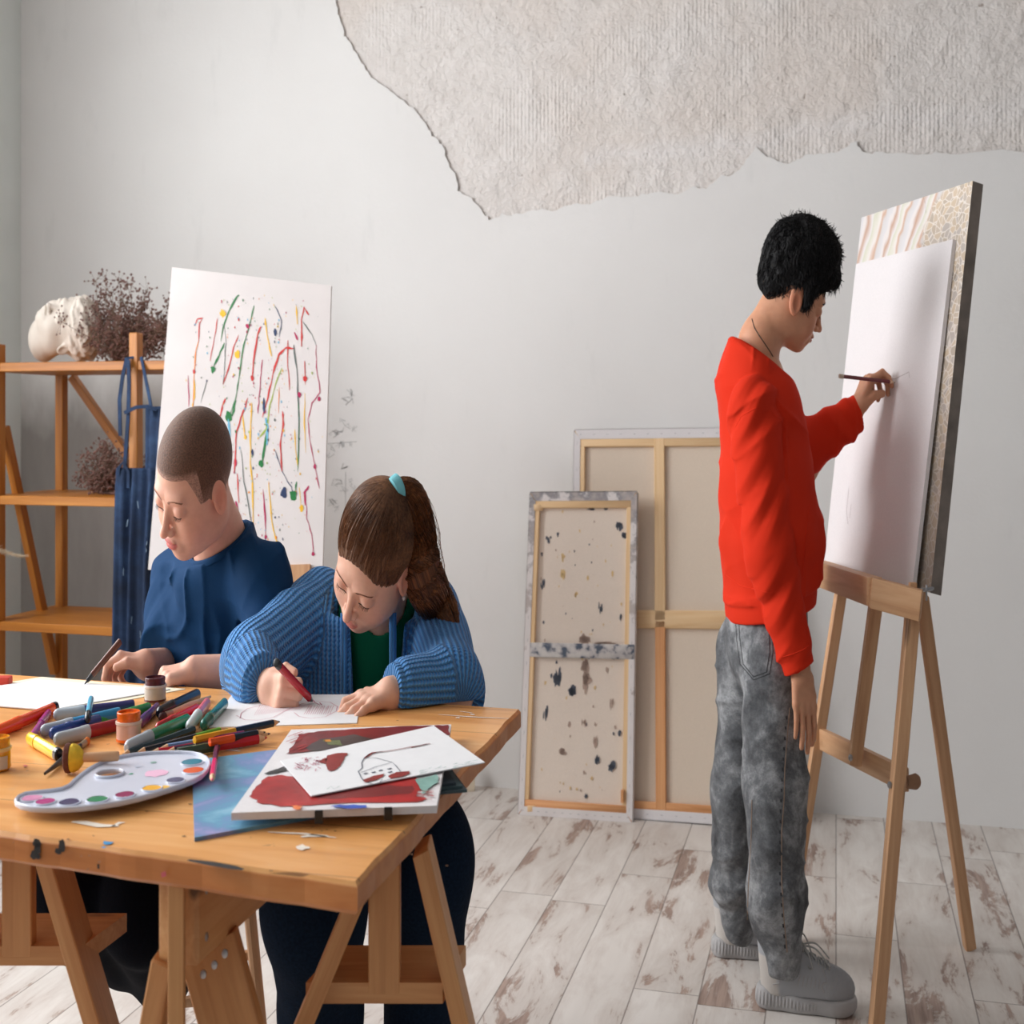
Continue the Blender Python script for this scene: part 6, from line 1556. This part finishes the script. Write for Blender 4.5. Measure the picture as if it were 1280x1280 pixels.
# front bands and turned cuffs
def cfn(p): return card(p.reshape(-1, 3))
bcn = lambda p: bodyc(p.reshape(-1, 3))
for x0 in (430, 491):
    m = MB(); P = [(x0, y) for y in range(766, 900, 6)]; X = trace(bcn, P, 0.0, 1.2, 2.4); m.tube(X, .0085, 10, flat=1.0); m.build('front_band', M['knit'], ROOT)
# trousers
M['dk_denim'] = plain('dark_blue_jeans', srgb(20, 34, 52), .95, .25, 260, .2, Specular_IOR_Level=.1)
def trs(p): return smax(un([('rc', hipL, hipR, .13, .13), ('rc', hipL, kneeL, .105, .088), ('rc', hipR, kneeR, .105, .088), ('rc', kneeR, Q(400, 1262, 1.58), .084, .076), ('rc', Q(400, 1262, 1.58), Q(406, 1500, 1.60), .076, .076), ('rc', kneeL, Q(528, 1190, 1.66), .085, .075), ('rc', Q(528, 1190, 1.66), Q(520, 1420, 1.72), .075, .075)], .03)(p)+nz(p, 10, 41)*.005, p[:, 2]-.80, .01)
Vt, Ft = island(trs, (-.9, 1.9, .05), (.15, 3.3, .85), .006); put('trousers', Vt, Ft, M['dk_denim'], ROOT)
for q in (Q(402, 1540, 1.58), Q(522, 1480, 1.72)): simple_shoe(A3(q[0], q[1], .0), A3(-.1, -1, 0), .23, M['dshoe'])
# hair: cap drawn back to a high tie
_t = np.linspace(1.70, 2.0, 200); _c = np.array([Q(489, 620, a) for a in _t]); _k = int(np.argmin(H.sd(_c))); TT = _t[_k]-.022; TIE = Q(489, 617, TT); print('TIE t', TT, H.sd(_c)[_k])
tie_l = H.loc(TIE)
print('tie local', tie_l)
def hcap(p):
    q = H.loc(p); y = np.abs(q[:, 1]); s = np.stack([q[:, 0], y, q[:, 2]], -1)
    d = ell(q, (-.014, 0, .033), (.095, .081, .083)); d = smin(d, rc(q, tie_l*.74, tie_l*.93, .024, .013), .03)
    d = smin(d, ell(q, (-.06, 0, -.01), (.045, .058, .06)), .03)
    face = ell(q, (.115, 0, -.030), (.082, .085, .098)); d = smax(d, -face, .006)
    d = smax(d, -ell(q, (.04, 0, -.085), (.07, .12, .07)), .006)
    ear = ell(s, (.000, .086, -.014), (.020, .022, .032)); d = smax(d, -ear, .005)
    return d*H.s
def hcap2(p):
    q = p-TIE; r = np.linalg.norm(q, axis=1); L_ = H.loc(p); ang = np.arctan2(L_[:, 1]-tie_l[1], L_[:, 0]-tie_l[0]+.2*L_[:, 2])
    return hcap(p)+.0005*np.sin(ang*90)+.0003*np.sin(ang*37+1)
Vh, Fh = island(hcap2, H.c-.2, H.c+.22, .0021)
M['hair_brown'] = hairmat('brown_hair', srgb(66, 42, 30), srgb(106, 72, 50), srgb(140, 98, 68), .45)
_q = H.loc(Vh); _a = np.arctan2(_q[:, 1]-tie_l[1], np.linalg.norm(_q[:, [0, 2]]-tie_l[[0, 2]], axis=1)*.6+.01)
M['hair_combed'] = combed('combed_brown_hair', srgb(58, 36, 25), srgb(104, 70, 48), srgb(156, 112, 80))
ho = put('hair', Vh, Fh, M['hair_combed'], ROOT, g=np.stack([_a*2, np.linalg.norm(Vh-TIE, axis=1)*2, np.zeros(len(Vh))], -1))
ok = (np.linalg.norm(Vh-TIE, axis=1) > .03); i = rng.choice(np.where(ok)[0], 2200, replace=False)
Ls = np.minimum(np.linalg.norm(Vh[i]-TIE, axis=1)*.9, rng.uniform(.04, .12, len(i)))
m = strands(hcap, Vh[i], None, 7, Ls, .0009, target=TIE, off=.0006, wob=.03)
m.build('hair_strands', M['hair_brown'], ho)
# ponytail
ctr = [Q(488, 619, TT), Q(499, 611, TT+.01), Q(513, 624, TT+.02), Q(520, 655, TT+.03), Q(523, 690, TT+.04), Q(530, 722, TT+.04), Q(543, 748, 1.88), Q(559, 768, 1.855), Q(574, 797, 1.835)]
rad = [.013, .018, .034, .042, .046, .046, .042, .028, .003]
CC = cat(ctr); RR = cat([[r, 0, 0] for r in rad])[:, 0]
pm_ = combed('ponytail_hair', srgb(46, 26, 18), srgb(92, 54, 32), srgb(150, 92, 54), 4)
m = MB(); m.tube(CC[:-6], (RR*(.86-.45*np.clip((np.arange(len(CC))-30)/12, 0, 1)))[:-6], 20); [m.G.__setitem__(i_, m.G[i_][:, [1, 0, 2]]*A3(1.5, 2, 1)) for i_ in range(len(m.G))]; po = m.build('ponytail', pm_, ROOT)
m = MB()
for k in range(1300):
    a = random.uniform(0, 2*PI); rr = math.sqrt(random.uniform(.35, 1.0)); wv = random.uniform(0, 6); P = []
    i0 = random.randint(0, 26); i1 = min(len(CC), i0+random.randint(14, 30))
    for i in range(i0, i1, 2):
        dd = CC[min(i+1, len(CC)-1)]-CC[max(i-1, 0)]; _, s1, u1 = frame_of(dd); r_ = RR[i]*rr*.98
        aa = a+.25*math.sin(i*.22+wv*.2); P.append(CC[i]+(s1*math.cos(aa)+u1*math.sin(aa))*r_)
    if len(P) > 3: m.tube(P, [.0010]*(len(P)-1)+[.0003], 3, cap=False)
for k in range(16): # stray hairs
    i0 = random.randint(6, 30); P = [CC[min(i, len(CC)-1)]+A3(RR[min(i, len(CC)-1)]*.9+.010*math.sin((i-i0)/12*PI)+.004*random.random(), -.01, 0) for i in range(i0, min(i0+14, len(CC)), 2)]
    if len(P) > 3: m.tube(P, .0004, 3, cap=False)
m.build('hair_strands', hairmat('warm_brown_hair', srgb(60, 34, 22), srgb(108, 66, 40), srgb(160, 104, 64), .4), po)
dd = nrm(Q(500, 609, TT+.01)-Q(486, 621, TT)); m = MB(); m.lathe(TIE+dd*.003, dd, [(0, .017), (.003, .0215), (.012, .022), (.020, .0215), (.023, .017)], 24); m.build('hair_tie', plain('aqua_band', srgb(120, 196, 206), .6), ROOT)
m = MB(); e = H.wor((.000, .082, -.040)); m.lathe(e, (0, 0, -1), [(0, .002), (.003, .004), (.007, .002)], 8); m.build('earring', plain('pale_earring', srgb(230, 220, 214), .2), ROOT)
# red pen
a = Z(391, 877, ZT+.002); b = Q(345, 828, 1.63); d = nrm(b-a); L = np.linalg.norm(b-a)
t = thing('felt_tip_pen', a, 'red felt tip pen gripped in the fist of the child in the cardigan', 'pen')
m = MB(); m.lathe(a, d, [(.020, .0062), (L-.014, .0066)], 14); m.build('barrel', pc((186, 24, 38)), t)
m = MB(); m.lathe(a, d, [(0, .0004), (.007, .0018), (.0075, .003), (.020, .0058)], 12); m.build('tip', M['black'], t)
m = MB(); m.lathe(a, d, [(L-.014, .0068), (L-.001, .0066), (L, .004)], 14); m.build('end_plug', M['black'], t)

# ---------------- plaster head on the shelf ----------------
hc_ = IW(wallpt(92, 408, ysf+.16)); HP = Head(hc_, (0, 0, 0), 1.0)
base = np.array([hc_[0], hc_[1], zt+.001])
xf = nrm(A3(-.1, -.75, .62)); up_ = nrm(A3(.93, -.05, .22)); zf = nrm(up_-xf*np.dot(up_, xf)); yf = np.cross(zf, xf)
HP.R = np.array([xf, yf, zf]).T; HP.s = 1.05; HP.c = hc_+A3(-.03, 0, .006)
def plh(p):
    q = HP.loc(p); d = HP.sd(p)/HP.s; d = smin(d, rc(q, (-.02, 0, -.06), (-.02, 0, -.105), .055, .066), .02)
    hr = ell(q, (-.020, 0, .055), (.098, .092, .086)); hr = smax(hr, -ell(q, (.10, 0, -.01), (.07, .08, .07)), .01)+.006*nz(q, 75, 91)+.004*nz(q, 150, 92); return smin(d, hr, .006)*HP.s
Vp, Fp = island(plh, hc_-.24, hc_+.24, .004)
dz = zt+.001-Vp[:, 2].min(); Vp = Vp+A3(0, 0, dz)
o = link_mesh('plaster_head', W(Vp), Fp, plain('white_plaster_cast', srgb(226, 216, 204), .85, .05, 20), loc=W(base)); tag(o, 'white plaster sculpture head with curly hair lying on its side on the top shelf', 'sculpture')
# ================= camera and light =================
cam = bpy.data.cameras.new('camera'); co_ = bpy.data.objects.new('camera', cam); COL.objects.link(co_)
co_.location = (0, 0, CH); co_.rotation_euler = (PI/2, 0, YAW); cam.sensor_width = 36; cam.lens = FP/1280*36
cam.shift_y = -(640-HZ)/1280.; cam.clip_start = .05
cam.dof.use_dof = True; cam.dof.focus_distance = 1.85; cam.dof.aperture_fstop = 8.0
SC.camera = co_
w = bpy.data.worlds.new('world'); SC.world = w; w.use_nodes = True
bg = w.node_tree.nodes['Background']; bg.inputs[0].default_value = (.92, .95, 1, 1); bg.inputs[1].default_value = .17
def area(name, loc, target, sx, sy, power, col=(1, 1, 1)):
    l = bpy.data.lights.new(name, 'AREA'); l.shape = 'RECTANGLE'; l.size = sx; l.size_y = sy; l.energy = power; l.color = col
    o = bpy.data.objects.new(name, l); COL.objects.link(o); o.location = loc
    o.rotation_euler = (mathutils.Vector(target)-mathutils.Vector(loc)).to_track_quat('-Z', 'Y').to_euler(); return o
area('window_daylight', (XL-.25, 1.35, 1.95), (XL+2, 1.35, 1.3), 2.2, 1.9, 132, (.97, .98, 1))
area('rear_fill_light', (-1.9, -1.5, 2.0), (.0, 3.0, 1.0), 2.2, 1.8, 9, (1, .98, .96))  # unseen lamp added behind the camera as fill; no window stands there
SC.view_settings.view_transform = 'Standard'; SC.view_settings.look = 'None'; SC.view_settings.gamma = 1; SC.view_settings.exposure = .08; SC.view_settings.use_curve_mapping = False
SC.cycles.max_bounces = 6; SC.cycles.use_denoising = True; SC.cycles.sample_clamp_indirect = 6
